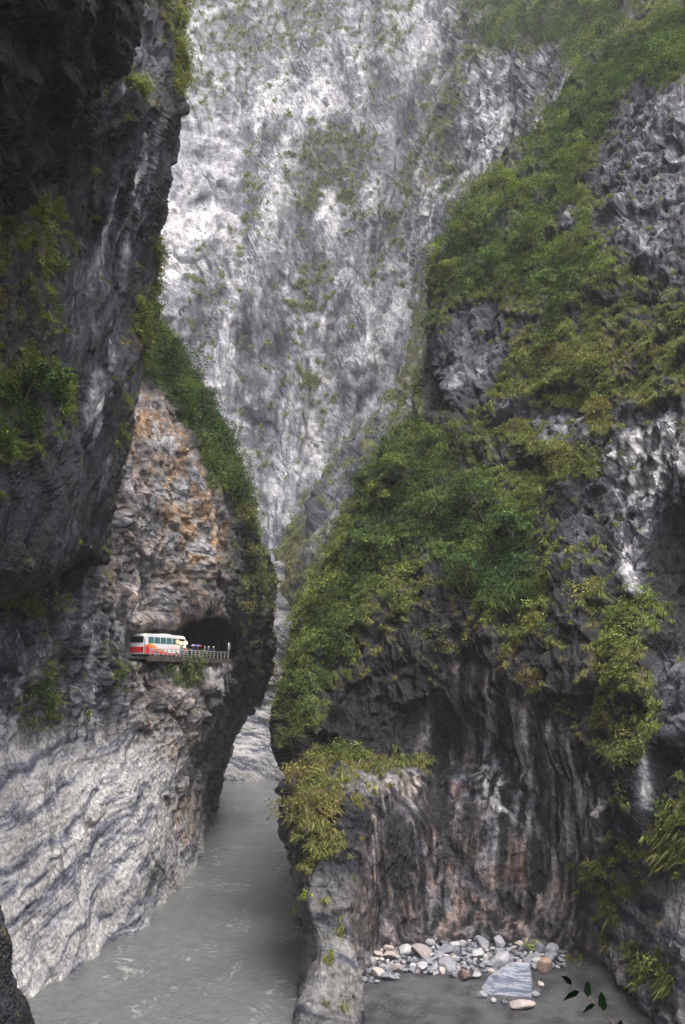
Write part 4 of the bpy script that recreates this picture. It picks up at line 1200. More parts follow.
# the striped block and the flat slab in front of it
blk = bmesh.new()
pr = [(-2.9, -0.2, 0.0), (-2.3, -1.5, -0.3), (2.4, -1.9, -0.6), (3.0, 0.6, -0.4), (0.2, 2.0, -0.2), (-2.2, 1.2, 0.0),
      (-2.0, -0.2, 1.0), (-0.6, -0.6, 2.0), (2.3, -0.8, 3.0), (2.7, 0.7, 2.9), (0.6, 1.3, 2.6), (-1.6, 0.8, 1.5)]
for p in pr: blk.verts.new(Vector(p) * 0.82)
bmesh.ops.convex_hull(blk, input=blk.verts)
bmesh.ops.bevel(blk, geom=blk.edges[:], offset=0.07, segments=2, affect='EDGES')
bmesh.ops.triangulate(blk, faces=blk.faces)
bmesh.ops.subdivide_edges(blk, edges=blk.edges[:], cuts=3, use_grid_fill=True)
Pb = np.array([v.co[:] for v in blk.verts]); dn = 0.10 * fbm(Pb * 0.9, 3) 
for v, d_ in zip(blk.verts, dn): v.co += v.co.normalized() * float(d_)
bo = link('boulder', bm_mesh(blk, 'boulder', [M_ST['band']], False))
pb = at(508, 996, gy(996, 0.9)); bo.location = (pb[0], pb[1] + 1.0, float(bar_height(pb[0], pb[1])) - 0.15)
tag(bo, 'largest block on the beach, blue-grey marble with slanting white bands', 'boulder')
taken.append((508, 985, 58))
fs = place_stone(single('pink', 450, sz=0.5), 'white', 520, 1004, 26, 'flat pale slab lying in front of the striped block', sc3=(1.2, 0.8, 0.7), rot=(0, 0, 0.1), sink=0.45)
for px_, py_, sp_, k_, lb_ in ((482, 996, 11, 'grey', 'grey stone under the left tip of the striped block'), (494, 999, 8, 'white', 'whitish stone at the front left of the striped block'), (536, 994, 10, 'grey', 'grey stone against the right side of the striped block'), (541, 986, 8, 'pink', 'pinkish stone between the striped block and the rust-brown boulder'), (505, 1001, 7, 'grey', 'little grey stone before the middle of the striped block')):
    place_stone(protos[k_][int(px_) % 6], k_, px_, py_, sp_, lb_)
    taken.append((px_, py_, sp_))
rr = random.Random(5)
nst = 0; STN = []
for tr in range(9000):
    if nst >= 270: break
    px = rr.uniform(360, 566)
    u = rr.random()
    lo = 937 + 3 * math.sin(px * .05); hi = 984 if px < 400 else 978 if px < 480 else 972 if px < 540 else 976
    if px > 540: hi = 966 + (px - 540) * 0.2
    py = lo + (hi - lo) * u
    sp = 5.5 + 12 * rr.random() ** 1.8
    if any(abs(px - a) < (sp + c) * 0.31 and abs(py - b) * 1.9 < (sp + c) * 0.36 for a, b, c in taken): continue
    q = rr.random()
    k = 'grey' if q < 0.60 else 'white' if q < 0.88 else 'pink'
    o_ = place_stone(protos[k][nst % 6], k, px, py, sp, 'stone', 'stones heaped on the beach under the hollow')
    STN.append((o_, k, px, py, sp))
    taken.append((px, py, sp)); nst += 1
# tell the many stones apart: colour, the big neighbour they lie by, then their order there
ANCH = [(422, 953, 'the pale pinkish back boulder'), (389, 950, 'the upright pinkish boulder'), (378, 980, 'the leftmost peach stone'), (421, 972, 'the smooth whitish front stone'),
        (447, 970, 'the big smooth grey boulder'), (499, 962, 'the bright white boulder'), (470, 978, 'the reddish brown stone'), (545, 972, 'the rust-brown boulder'),
        (551, 955, 'the light grey corner boulder'), (520, 946, 'the back wall above the striped block'), (470, 946, 'the back wall above the grey boulder'), (366, 958, 'the pillar foot')]
ORD = ['', 'second', 'third', 'fourth', 'fifth', 'sixth', 'seventh', 'eighth', 'ninth', 'tenth', 'eleventh', 'twelfth'] + 'thirteenth fourteenth fifteenth sixteenth seventeenth eighteenth nineteenth twentieth'.split() + ['twenty-' + q for q in 'first second third fourth fifth sixth seventh eighth ninth'.split()] + ['thirtieth'] * 12
bk = {}
for o_, k, px, py, sp in STN:
    ax, ay, an = min(ANCH, key=lambda q: (q[0] - px) ** 2 + ((q[1] - py) * 1.8) ** 2)
    dx, dy = px - ax, (py - ay) * 1.8
    rel = ('right of' if dx > 0 else 'left of') if abs(dx) > abs(dy) or 'wall' in an or 'foot' in an else ('in front of' if dy > 0 else 'behind')
    if 'wall' in an or 'foot' in an: rel = 'by'
    cn = {'grey': 'grey', 'white': 'whitish', 'pink': 'pinkish'}[k]
    bk.setdefault((cn, rel, an), []).append((px, o_))
for (cn, rel, an), l in bk.items():
    l.sort(key=lambda q: q[0])
    for i, (_, o_) in enumerate(l):
        w_ = 'only' if len(l) == 1 else 'leftmost' if i == 0 else 'rightmost' if i == len(l) - 1 else (ORD[i] + ' from left')
        o_['label'] = '%s %s stone %s %s' % (w_, cn, rel, an) if 'from' not in w_ else '%s stone %s %s, %s' % (cn, rel, an, w_)
# stones at the water's edge below the marble wall
for i, (px, py, sp) in enumerate([(186, 866, 9), (193, 861, 7), (180, 872, 6), (199, 856, 6)]):
    p = at(px, py, gy(py, 0.15)); s = sp * .5 * p[1] / FPX
    o = link('stone', protos['grey'][i % 6]); o.location = (p[0], p[1], 0.1 + s * 0.2); o.scale = (s * 1.3, s, s * 0.8)
    tag(o, ['largest dark wet stone below the marble wall, at the bend of the waterline', 'dark wet stone second from the top in the waterline heap', 'nearest dark wet stone in the heap at the marble waterline', 'farthest dark wet stone in the heap at the marble waterline'][i], 'stone', 'wet stones at the foot of the marble wall')

# ================================================================== ROAD, RAILING, COACH, PEOPLE
ZR = 30.0
def on_z(px, Y, z):
    t = (z - CAM_Z) / 1.0
    # depth along the view for a point at world (x, Y, z)
    d = Y * CP + (z - CAM_Z) * SP
    return Vector(((px - W / 2) / FPX * d, Y, z))
RA, RB = on_z(122, 132.0, ZR), on_z(229, 157.5, ZR)
RD = (RB - RA).normalized(); RLEN = (RB - RA).length
RN = Vector((-RD.y, RD.x, 0))                       # inward, to the rock
def road(s, o, z=0.0): return RA + RD * s + RN * o + Vector((0, 0, z))
RYAW = math.atan2(RD.y, RD.x)
def s_of_px(px):
    lo, hi = -5, RLEN + 8
    for _ in range(40):
        m_ = (lo + hi) / 2
        q = road(m_, 0.0)
        if proj(np.array(q))[0] < px: lo = m_
        else: hi = m_
    return lo
def add_box(bm, x0, x1, y0, y1, z0, z1, bev=0.0, mi=0):
    r = bmesh.ops.create_cube(bm, size=1.0)
    vs = r['verts']
    for v in vs:
        v.co = Vector(((x0 + x1) / 2 + v.co.x * (x1 - x0), (y0 + y1) / 2 + v.co.y * (y1 - y0), (z0 + z1) / 2 + v.co.z * (z1 - z0)))
    fs_ = set(f for v in vs for f in v.link_faces)
    for f in fs_: f.material_index = mi
    if bev > 0:
        es = list(set(e for v in vs for e in v.link_edges))
        bmesh.ops.bevel(bm, geom=es, offset=bev, segments=3, affect='EDGES', profile=0.6)
def box_obj(name, dims, mat, parent=None, bev=0.0, loc=None, rz=None):
    bm = bmesh.new(); add_box(bm, *dims, bev=bev)
    o = link(name, bm_mesh(bm, name, [mat]), parent)
    if loc is not None: o.location = loc
    if rz is not None: o.rotation_euler = (0, 0, rz)
    return o
M_ASPH = simple_mat('asphalt', (0.05, 0.05, 0.052), 0.6, scale=2)
M_CONC = simple_mat('stained_concrete', (0.085, 0.07, 0.055), 0.9, var=0.7, scale=1.2)
M_WHITE = simple_mat('white_paint', (0.78, 0.78, 0.78), 0.3, var=0.06)
M_RED = simple_mat('red_paint', (0.62, 0.035, 0.04), 0.3, var=0.1)
M_ORANGE = simple_mat('orange_paint', (0.85, 0.20, 0.03), 0.3, var=0.1)
M_YELLOW = simple_mat('amber_paint', (0.9, 0.45, 0.08), 0.3, var=0.1)
M_GLASS = simple_mat('tinted_glass', (0.07, 0.17, 0.19), 0.08, var=0.3, scale=0.6, spec=0.9)
M_DARKGLASS = simple_mat('dark_glass', (0.02, 0.02, 0.035), 0.08, var=0.2, spec=0.9)
M_BLACK = simple_mat('black_rubber', (0.015, 0.015, 0.016), 0.8)
M_STEEL = simple_mat('galvanised_steel', (0.42, 0.43, 0.45), 0.45, 0.3, var=0.2)
M_GREYP = simple_mat('grey_panel', (0.32, 0.34, 0.37), 0.6)
M_CHROME = simple_mat('wheel_rim_metal', (0.55, 0.55, 0.57), 0.35, 0.6)
M_TAIL = simple_mat('tail_lamp', (0.45, 0.01, 0.02), 0.25)
M_VIOLET = simple_mat('violet_plate', (0.22, 0.12, 0.60), 0.4)

bm = bmesh.new(); add_box(bm, -4, RLEN + 0.3, 0, 13, -0.3, 0)
rd = link('road', bm_mesh(bm, 'road', [M_ASPH])); rd.location = RA; rd.rotation_euler = (0, 0, RYAW); tag(rd, kind='structure')
bm = bmesh.new(); add_box(bm, -4, RLEN + 0.2, -0.001 + 0.35, 0.47, 0.004, 0.010)
ln = link('road_marking', bm_mesh(bm, 'road_marking', [M_WHITE])); ln.location = RA; ln.rotation_euler = (0, 0, RYAW); tag(ln, kind='structure')
# low concrete edge wall under the railing
bm = bmesh.new(); add_box(bm, 5.5, RLEN + 0.3, -0.3, -0.004, -0.55, 0.12, 0.03)
bmesh.ops.subdivide_edges(bm, edges=[e for e in bm.edges if e.calc_length() > 5], cuts=30, use_grid_fill=True)
ew = link('retaining_wall', bm_mesh(bm, 'retaining_wall', [M_CONC])); ew.location = RA; ew.rotation_euler = (0, 0, RYAW)
tag(ew, 'brown stained concrete edge wall under the railing of the road', 'wall')

# railing
rl = empty('railing', road(0, -0.17, 0.14), RYAW)
tag(rl, 'grey steel railing along the outer edge of the cliff road', 'railing')
s0, s1 = s_of_px(149), s_of_px(227)
npost = 21
pm = bmesh.new(); add_box(pm, -0.05, 0.05, -0.05, 0.05, 0, 0.98, 0.012); pme = bm_mesh(pm, 'post', [M_STEEL])
for i in range(npost):
    p = bpy.data.objects.new('post', pme); COL.objects.link(p); p.parent = rl
    p.location = (s0 + (s1 - s0) * i / (npost - 1), 0, 0)
for z in (0.36, 0.66, 0.94):
    bm = tube([(s0 - 0.2, 0, z), ((s0 + s1) / 2, 0, z), (s1 + 0.2, 0, z)], [0.025 if z < .9 else 0.05] * 3, 8)
    link('rail', bm_mesh(bm, 'rail', [M_STEEL], True), rl)
# small sign at its far end
sg = empty('sign', road(s1 + 0.25, -0.12, 0.14), RYAW - R(90))
tag(sg, 'small plain grey sign on a post at the tunnel end of the railing', 'sign')
link('post', bm_mesh(tube([(0, 0, 0), (0, 0, 2.4)], [0.06, 0.06]), 'post', [M_STEEL], True), sg)
box_obj('panel', (-0.22, 0.22, 0.07, 0.11, 1.3, 2.3), simple_mat('dull_sign', (0.14, 0.15, 0.16), 0.7), sg, 0.02)
# thin post beside the coach's rear
gp = empty('marker_post', road(s_of_px(143), -0.2, 0.0), 0)
tag(gp, 'thin dark post standing in front of the rear corner of the coach', 'post')
link('pole', bm_mesh(tube([(0, 0, -0.6), (0, 0, 2.3)], [0.055, 0.05]), 'pole', [M_BLACK], True), gp)
box_obj('cap', (-0.1, 0.1, -0.05, 0.05, 2.2, 2.4), M_GREYP, gp, 0.01)

# ---- coach
BUS_L, BUS_W, BUS_H = 11.2, 2.5, 3.45
sb = s_of_px(150)
coach = empty('coach', road(sb, 0.75 + BUS_W / 2), RYAW)
coach.scale = (0.93, 0.93, 0.89)
tag(coach, 'white tour coach with red and orange stripes waiting before the tunnel mouth', 'bus')
def coach_body():
    bm = bmesh.new()
    prof = [(0.0, 0.42), (-0.10, 1.0), (-0.06, 2.0), (0.10, 3.15), (0.35, 3.42), (1.2, BUS_H), (10.2, BUS_H), (10.75, 3.30), (11.05, 2.9), (11.2, 1.9), (11.22, 0.9), (11.1, 0.42)]
    hw = BUS_W / 2
    rows = []
    for y, ins in ((-hw + 0.0, 0.14), (-hw - 0.0, 0.0), (hw, 0.0), (hw, 0.14)):
        pass
    ys = [(-hw + 0.16, 1.0), (-hw + 0.04, 0.985), (-hw, 0.955), (hw, 0.955), (hw - 0.04, 0.985), (hw - 0.16, 1.0)]
    cx, cz = 5.6, 1.7
    for y, k in [(-hw, 0.955), (-hw + 0.05, 0.985), (-hw + 0.2, 1.0), (hw - 0.2, 1.0), (hw - 0.05, 0.985), (hw, 0.955)]:
        rows.append([bm.verts.new((cx + (x - cx) * (1 - (1 - k) * 0.45), y, cz + (z - cz) * (1 if z < 1 else k))) for x, z in prof])
    n = len(prof)
    for a, b in zip(rows, rows[1:]):
        for i in range(n):
            bm.faces.new((a[i], a[(i + 1) % n], b[(i + 1) % n], b[i]))
    bm.faces.new(rows[0]); bm.faces.new(rows[-1][::-1])
    return bm
link('body', bm_mesh(coach_body(), 'body', [M_WHITE]), coach)
hw = BUS_W / 2
def plate(name, pts, yside, mat, parent, th=0.012, off=0.004):
    """flat panel in the side plane: pts (x, z)"""
    bm = bmesh.new()
    s = -1 if yside < 0 else 1
    y0 = s * (hw + off); y1 = s * (hw + off + th)
    a = [bm.verts.new((x, y0, z)) for x, z in pts]; b = [bm.verts.new((x, y1, z)) for x, z in pts]
    bm.faces.new(a); bm.faces.new(b[::-1])
    for i in range(len(pts)):
        j = (i + 1) % len(pts); bm.faces.new((a[i], a[j], b[j], b[i]))
    return link(name, bm_mesh(bm, name, [mat]), parent)
for sd in (-1, 1):
    x = 0.85
    for wi, w_ in enumerate((1.55, 1.6, 1.6, 1.6, 1.6)):
        plate('window', [(x, 2.05), (x + w_ - 0.12, 2.05), (x + w_ - 0.12, 2.98), (x + 0.05, 2.98)], sd, M_GLASS, coach)
        x += w_
    plate('window', [(x, 1.98), (10.95, 1.98), (10.72, 2.98), (x, 2.98)], sd, M_DARKGLASS, coach)
    plate('stripe', [(0.1, 0.46), (11.0, 0.46), (11.05, 0.80), (6.5, 0.70), (3.4, 0.85), (1.6, 1.2), (0.12, 1.75)], sd, M_RED, coach)
    plate('stripe', [(0.3, 1.74), (1.75, 1.18), (3.5, 0.84), (6.5, 0.70), (3.6, 1.20), (2.0, 1.68), (0.9, 1.98)], sd, M_ORANGE, coach, off=0.018)
    plate('stripe', [(0.95, 1.98), (2.0, 1.69), (3.6, 1.21), (6.0, 0.90), (3.7, 1.32), (2.2, 1.82), (1.3, 2.02)], sd, M_YELLOW, coach, off=0.018)
    # worn lettering: only slanted orange strokes can be made out
    lt = bmesh.new()
    for k in range(7):
        x0 = 6.1 + 0.46 * k; hgt = 0.5 if k in (0, 3) else 0.33
        for (a0, b0, a1, b1) in ((0, 0, 0.12, hgt), (0.12, hgt, 0.30, hgt - 0.06)) if k % 2 == 0 else ((0, 0, 0.12, hgt), (0.02, 0.05, 0.28, 0.10), (0.28, 0.1, 0.33, hgt * .8)):
            vs = [lt.verts.new((x0 + a0, sd * (hw + 0.02), 1.3 + b0)), lt.verts.new((x0 + a0 + 0.07, sd * (hw + 0.02), 1.3 + b0)),
                  lt.verts.new((x0 + a1 + 0.07, sd * (hw + 0.02), 1.3 + b1)), lt.verts.new((x0 + a1, sd * (hw + 0.02), 1.3 + b1))]
            r_ = bmesh.ops.extrude_face_region(lt, geom=[lt.faces.new(vs)])
            for v in r_['geom']:
                if isinstance(v, bmesh.types.BMVert): v.co.y += sd * 0.008
    link('lettering', bm_mesh(lt, 'lettering', [M_ORANGE]), coach)
plate('door', [(9.35, 0.55), (10.25, 0.55), (10.25, 1.94), (9.35, 1.94)], -1, M_GLASS, coach, off=0.03)
plate('plate_panel', [(1.35, 1.1), (1.85, 1.1), (1.85, 1.38), (1.35, 1.38)], -1, M_VIOLET, coach, off=0.034)
# rear: red lower half, dark window, lamps
box_obj('rear_panel', (-0.15, -0.10, -hw + 0.12, hw - 0.12, 0.5, 1.5), M_RED, coach, 0.015)
box_obj('rear_window', (-0.09, 0.02, -hw + 0.22, hw - 0.22, 2.1, 3.0), M_DARKGLASS, coach, 0.02)
box_obj('bumper', (-0.24, -0.05, -hw + 0.05, hw - 0.05, 0.38, 0.62), M_GREYP, coach, 0.04)
for y in (-0.98, 0.98):
    box_obj('tail_lamp', (-0.19, -0.14, y - 0.12, y + 0.12, 0.95, 1.5), M_TAIL, coach, 0.02)
    box_obj('headlight', (11.16, 11.26, y - 0.16, y + 0.16, 0.75, 1.0), M_GREYP, coach, 0.03)
box_obj('windscreen', (11.02, 11.24, -hw + 0.15, hw - 0.15, 1.5, 2.55), M_DARKGLASS, coach, 0.05)
box_obj('roof_unit', (5.0, 7.6, -0.8, 0.8, 3.43, 3.60), M_WHITE, coach, 0.06)
for y in (-1, 1):
    m_ = link('mirror', bm_mesh(tube([(11.0, y * 1.2, 2.75), (11.45, y * 1.45, 2.7), (11.5, y * 1.5, 2.2)], [0.04, 0.04, 0.1], 6), 'mirror', [M_BLACK], True), coach)
def wheel(parent, x, y, r=0.5):
    w = bpy.data.objects.new('wheel', None); COL.objects.link(w); w.parent = parent; w.location = (x, y, r)
    bm = bmesh.new(); bmesh.ops.create_cone(bm, cap_ends=True, segments=28, radius1=r, radius2=r, depth=0.3, matrix=Matrix.Rotation(R(90), 4, 'X'))
    bmesh.ops.bevel(bm, geom=[e for e in bm.edges if abs(e.calc_length() - 0.3) > 0.02], offset=0.04, segments=2, affect='EDGES')
    link('tyre', bm_mesh(bm, 'tyre', [M_BLACK], False), w)
    bm = bmesh.new(); bmesh.ops.create_cone(bm, cap_ends=True, segments=20, radius1=r * .58, radius2=r * .5, depth=0.34, matrix=Matrix.Rotation(R(90 if y < 0 else -90), 4, 'X'))
    link('rim', bm_mesh(bm, 'rim', [M_CHROME]), w)
for y in (-hw + 0.12, hw - 0.12):
    wheel(coach, 2.9, y); wheel(coach, 8.4, y)

# ---- lit lamp on a stand at the tunnel mouth
sl = s_of_px(188.0)
lp = empty('lamp_stand', road(sl, 0.45), RYAW)
tag(lp, 'glowing orange-white lamp on a stand beside the front of the coach', 'lamp')
link('pole', bm_mesh(tube([(0, 0, 0), (0, 0, 2.0)], [0.06, 0.05]), 'pole', [M_STEEL], True), lp)
box_obj('base', (-0.3, 0.3, -0.3, 0.3, 0.0, 0.18), M_CONC, lp, 0.03)
box_obj('cabinet', (-0.28, 0.28, -0.2, 0.2, 0.75, 1.45), simple_mat('faded_red', (0.45, 0.22, 0.22), 0.6), lp, 0.03)
bm = bmesh.new(); bmesh.ops.create_uvsphere(bm, u_segments=16, v_segments=10, radius=0.23)
link('lamp', bm_mesh(bm, 'lamp', [simple_mat('lamp_glow', (1, 0.7, 0.4), 0.5, emit=(1.0, 0.62, 0.30), estr=14)], True), lp).location = (0, 0, 2.1)
pl = bpy.data.lights.new('lamp_light', 'POINT'); pl.energy = 14; pl.color = (1.0, 0.55, 0.22); pl.shadow_soft_size = 0.3
plo = bpy.data.objects.new('lamp_light', pl); COL.objects.link(plo); plo.parent = lp; plo.location = (0, -0.5, 2.3)

# ---- people
M_SKIN = simple_mat('skin', (0.46, 0.28, 0.19), 0.6, var=0.1)
def make_person(px, o_, yaw, jacket, trousers, label, helmet=None, umb=None, h=1.8, arm_up=False):
    base = road(s_of_px(px), o_)
    t = empty('person', base, yaw)
    tag(t, label, 'person', None)
    k = h / 1.7
    J = {'pelvis': (0, 0, .92), 'belly': (0, 0.0, 1.08), 'chest': (0, 0.01, 1.28), 'neck': (0, 0, 1.44), 'head': (0, 0.02, 1.52), 'crown': (0, 0.01, 1.64),
         'shl': (-.17, 0, 1.38), 'ell': (-.23, .02, 1.10), 'hal': (-.20, .14, .88), 'fl': (-.20, .18, .80),
         'shr': (.17, 0, 1.38), 'elr': (.23, .02, 1.10), 'har': (.20, .14, .88), 'fr': (.20, .18, .80),
         'hipl': (-.10, 0, .88), 'knl': (-.11, .03, .48), 'anl': (-.11, 0, .09), 'tol': (-.12, .17, .04),
         'hipr': (.10, 0, .88), 'knr': (.11, .03, .48), 'anr': (.12, -.04, .09), 'tor': (.13, .12, .04)}
    if arm_up: J['elr'] = (.24, .12, 1.18); J['har'] = (.18, .26, 1.38); J['fr'] = (.17, .27, 1.46)
    rad = dict(pelvis=.15, belly=.135, chest=.155, neck=.06, head=.095, crown=.07, shl=.075, ell=.05, hal=.035, fl=.03, shr=.075, elr=.05, har=.035, fr=.03,
               hipl=.10, knl=.065, anl=.045, tol=.035, hipr=.10, knr=.065, anr=.045, tor=.035)
    E = [('pelvis', 'belly'), ('belly', 'chest'), ('chest', 'neck'), ('neck', 'head'), ('head', 'crown'), ('chest', 'shl'), ('shl', 'ell'), ('ell', 'hal'), ('hal', 'fl'),
         ('chest', 'shr'), ('shr', 'elr'), ('elr', 'har'), ('har', 'fr'), ('pelvis', 'hipl'), ('hipl', 'knl'), ('knl', 'anl'), ('anl', 'tol'), ('pelvis', 'hipr'), ('hipr', 'knr'), ('knr', 'anr'), ('anr', 'tor')]
    names = list(J)
    me = bpy.data.meshes.new('body')
    me.from_pydata([Vector(J[n_]) * k for n_ in names], [(names.index(a), names.index(b)) for a, b in E], [])
    ob = bpy.data.objects.new('body', me); COL.objects.link(ob)
    md = ob.modifiers.new('skin', 'SKIN')
    sv = me.skin_vertices[0].data
    for i, n_ in enumerate(names):
        sv[i].radius = (rad[n_] * k, rad[n_] * k * (0.8 if n_ in ('chest', 'belly', 'pelvis') else 1)); sv[i].use_root = (n_ == 'pelvis')
    s2 = ob.modifiers.new('sub', 'SUBSURF'); s2.levels = s2.render_levels = 2
    dg = bpy.context.evaluated_depsgraph_get()
    body = bpy.data.meshes.new_from_object(ob.evaluated_get(dg))
    bpy.data.objects.remove(ob)
    body.name = 'body'
    body.materials.clear()
    for m_ in (M_SKIN, simple_mat('jacket', jacket, 0.8, var=0.2), simple_mat('trousers', trousers, 0.85, var=0.2), M_BLACK): body.materials.append(m_)
    for p in body.polygons:
        c = p.center
        z = c.z / k; hand = (Vector(c) / k - Vector(J['fr'])).length < 0.10 or (Vector(c) / k - Vector(J['fl'])).length < 0.10
        p.material_index = 0 if (z > 1.43 and abs(c.x) < 0.13) or hand else 1 if z > 0.90 or (abs(c.x) > .17 and z > .8) else 3 if z < 0.1 else 2
        p.use_smooth = True
    link('body', body, t)
    hd = Vector((0, 0.015, 1.60)) * k
    def cap(name, r, col, zlow, off):
        bm = bmesh.new(); bmesh.ops.create_uvsphere(bm, u_segments=18, v_segments=12, radius=r)
        bmesh.ops.delete(bm, geom=[v for v in bm.verts if v.co.z < zlow], context='VERTS')
        rim = [e for e in bm.edges if e.is_boundary]
        ex = bmesh.ops.extrude_edge_only(bm, edges=rim)
        for v in ex['geom']:
            if isinstance(v, bmesh.types.BMVert): v.co.x *= 0.92; v.co.y *= 0.92
        o = link(name, bm_mesh(bm, name, [simple_mat(name, col, 0.45)], True), t); o.location = hd + Vector((0, off, 0.0))
    if helmet: cap('helmet', 0.145, helmet, 0.0, 0.0)
    else: cap('hair', 0.118, (0.02, 0.016, 0.014), -0.01, -0.02)
    # nose and eyes so that the head has a face
    bm = bmesh.new(); bmesh.ops.create_cone(bm, cap_ends=True, segments=8, radius1=0.02, radius2=0.006, depth=0.05, matrix=Matrix.Translation((0, 0.125, 1.555)) @ Matrix.Rotation(R(-70), 4, 'X'))
    link('nose', bm_mesh(bm, 'nose', [M_SKIN], True), t)
    for x in (-.035, .035):
        bm = bmesh.new(); bmesh.ops.create_uvsphere(bm, u_segments=8, v_segments=6, radius=0.012, matrix=Matrix.Translation((x, 0.108, 1.585)))
        link('eye', bm_mesh(bm, 'eye', [M_BLACK], True), t)
    if umb:
        u = empty('umbrella', base + Matrix.Rotation(yaw, 3, 'Z') @ Vector((0.17, 0.27, 1.40)), yaw)
        tag(u, umb[1], 'umbrella')
        link('shaft', bm_mesh(tube([(0, 0, -0.06), (0, -0.02, 0.55)], [0.012, 0.012], 6), 'shaft', [M_STEEL], True), u)
        link('handle', bm_mesh(tube([(0, 0, -0.05), (0, 0.02, -0.13), (0, 0.06, -0.15), (0, 0.08, -0.12)], [0.016] * 4, 6), 'handle', [M_BLACK], True), u)
        bm = bmesh.new(); ns = 8; rings = []
        apex = bm.verts.new((0, -0.02, 0.60))
        for q in range(1, 5):
            rr_ = 0.62 * q / 4; z = 0.60 - 0.24 * (q / 4) ** 2
            rings.append([bm.verts.new((rr_ * math.cos(a) * (1 if j % 2 == 0 else 0.94), -0.02 + rr_ * math.sin(a) * (1 if j % 2 == 0 else 0.94), z - (0 if j % 2 == 0 else -0.02 * q / 4))) for j, a in enumerate([math.pi * w_ / ns for w_ in range(2 * ns)])])
        for j in range(2 * ns): 
            f = bm.faces.new((apex, rings[0][j], rings[0][(j + 1) % (2 * ns)])); f.material_index = 1 if (j // 2) % 4 == 3 else 0
        for a, b in zip(rings, rings[1:]):
            for j in range(2 * ns):
                f = bm.faces.new((a[j], b[j], b[(j + 1) % (2 * ns)], a[(j + 1) % (2 * ns)])); f.material_index = 1 if (j // 2) % 4 == 3 else 0
        bmesh.ops.solidify(bm, geom=bm.faces[:], thickness=0.008)
        link('canopy', bm_mesh(bm, 'canopy', [simple_mat('umbrella_cloth', umb[0], 0.7, var=0.05), simple_mat('umbrella_cloth_pale', (0.7, 0.7, 0.75), 0.7)]), u)
toward = RYAW - R(180)     # faces the camera side of the road
make_person(199, 1.0, toward + .3, (0.08, 0.14, 0.40), (0.03, 0.03, 0.05), 'person in blue holding the blue and white umbrella by the railing', umb=((0.12, 0.22, 0.62), 'blue and white umbrella held up nearest the coach'), arm_up=True)
make_person(204.5, 1.2, toward - .2, (0.30, 0.10, 0.20), (0.04, 0.04, 0.06), 'person in dark pink holding the pink umbrella by the railing', umb=((0.60, 0.18, 0.38), 'pink umbrella held up in front of the tunnel mouth'), arm_up=True)
make_person(210, 0.9, toward + .1, (0.16, 0.14, 0.16), (0.03, 0.03, 0.03), 'person in grey with a cream helmet, just right of the pink umbrella', helmet=(0.75, 0.68, 0.5))
make_person(214.3, 1.0, toward - .4, (0.05, 0.07, 0.16), (0.03, 0.03, 0.04), 'person in dark blue with a white helmet, second from the sign', helmet=(0.85, 0.85, 0.85), h=1.85)
make_person(218.6, 0.9, toward + .5, (0.04, 0.06, 0.12), (0.03, 0.03, 0.04), 'person with a yellowish helmet standing nearest the small sign', helmet=(0.80, 0.72, 0.45), h=1.85)

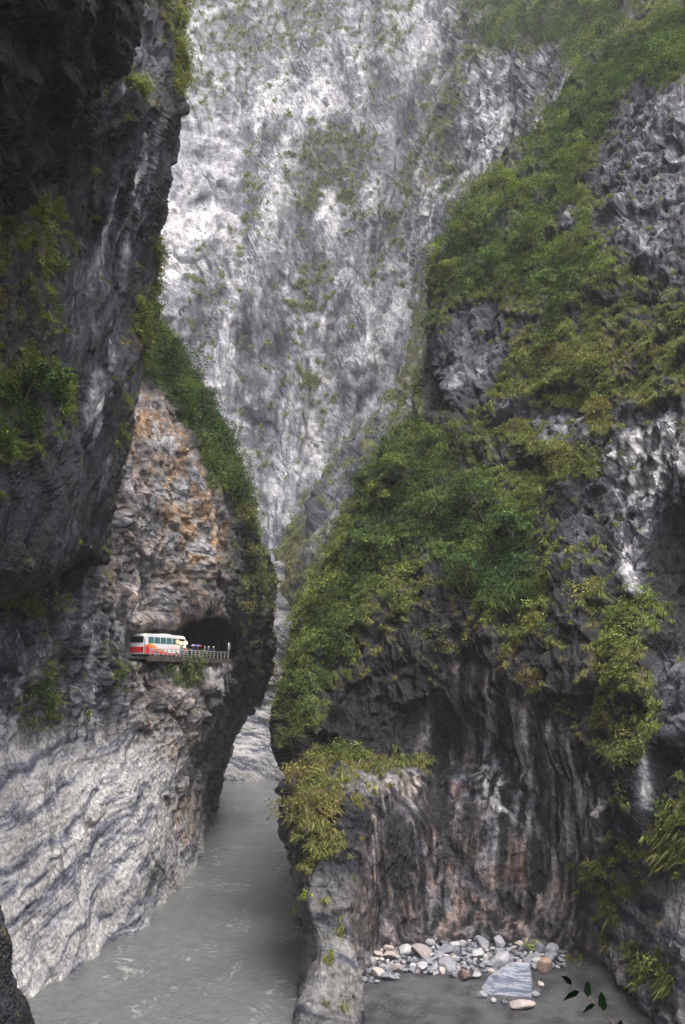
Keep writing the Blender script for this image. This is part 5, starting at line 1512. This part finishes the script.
# ---- out-of-reach leafy twig that pokes in at the lower right
tw = empty('twig', at(690, 1300, 9.0))
tag(tw, 'dark leafy twig poking in over the sand at the lower right', 'twig')
inv = Vector(tw.location)
tp = [Vector(at(px, py, Y)) - inv for px, py, Y in ((690, 1300, 9.0), (668, 1130, 9.2), (630, 1050, 9.4), (600, 1008, 9.5), (572, 985, 9.6))]
link('stem', bm_mesh(tube(tp, [0.02, 0.014, 0.009, 0.006, 0.003], 6), 'stem', [M_BARK], True), tw)
LV = []
spx = [(572, 985), (600, 1008), (630, 1050), (668, 1130)]
for q in range(9):
    u = q / 8 * 2.2; i0 = min(int(u), 2); f_ = u - i0
    px = spx[i0][0] * (1 - f_) + spx[i0 + 1][0] * f_; py = spx[i0][1] * (1 - f_) + spx[i0 + 1][1] * f_
    an = 142 + (58 if q % 2 else -58) * (0 if q == 0 else 1) + (q * 37 % 17 - 8)
    c = np.array(at(px, py, 9.55)) - np.array(inv); L = (13 + q * 5 % 7) * 9.5 / FPX
    a = np.array([math.cos(R(an)), 0.35 * (-1) ** q, math.sin(R(an))]); b = np.array([-math.sin(R(an)), 0.5, math.cos(R(an))]); b /= np.linalg.norm(b)
    wdt = L * 0.22
    tipd = a * L
    pts_ = [c, c + a * L * .25 + b * wdt, c + a * L * .65 + b * wdt * .8, c + tipd - np.array([0, 0, .02]), c + a * L * .65 - b * wdt * .8, c + a * L * .25 - b * wdt]
    mid1, mid2 = c + a * L * .25 + np.array([0, .015, 0]), c + a * L * .65 + np.array([0, .015, 0])
    LV += [pts_[0], pts_[1], mid1, mid1, mid1, pts_[1], pts_[2], mid2, mid2, pts_[2], pts_[3], pts_[3], pts_[0], mid1, pts_[5], pts_[5], mid1, mid2, pts_[4], pts_[5], mid2, pts_[3], pts_[4], pts_[4]]
bm = bmesh.new()
for i in range(0, len(LV), 4):
    q = []
    for p in LV[i:i + 4]:
        if not q or (Vector(p) - q[-1]).length > 1e-6: q.append(Vector(p))
    bm.faces.new([bm.verts.new(p) for p in q])
bmesh.ops.remove_doubles(bm, verts=bm.verts, dist=1e-5)
link('leaves', bm_mesh(bm, 'leaves', [simple_mat('twig_leaf', (0.004, 0.010, 0.004), 1.0, var=0.3, spec=0.0)], True), tw)

# ================================================================== HAZE
allz = max(m['P'][:, 2].max() for m in MASS.values()); ally = max(m['P'][:, 1].max() for m in MASS.values())
allx = max(abs(m['P'][:, 0]).max() for m in MASS.values())
bm = bmesh.new(); add_box(bm, -allx - 60, allx + 60, -330, max(ally, 720) + 30, -7.2, allz + 6)
hm, nt, out = new_mat('haze')
pv = nt.nodes.new('ShaderNodeVolumePrincipled')
pv.inputs['Color'].default_value = (0.93, 0.95, 1.0, 1)
pv.inputs['Density'].default_value = HAZE
pv.inputs['Anisotropy'].default_value = 0.2
nt.links.new(pv.outputs[0], out.inputs['Volume'])
hz = link('haze', bm_mesh(bm, 'haze', [hm])); tag(hz, 'thin pale mist filling the gorge', 'haze', kind='stuff')
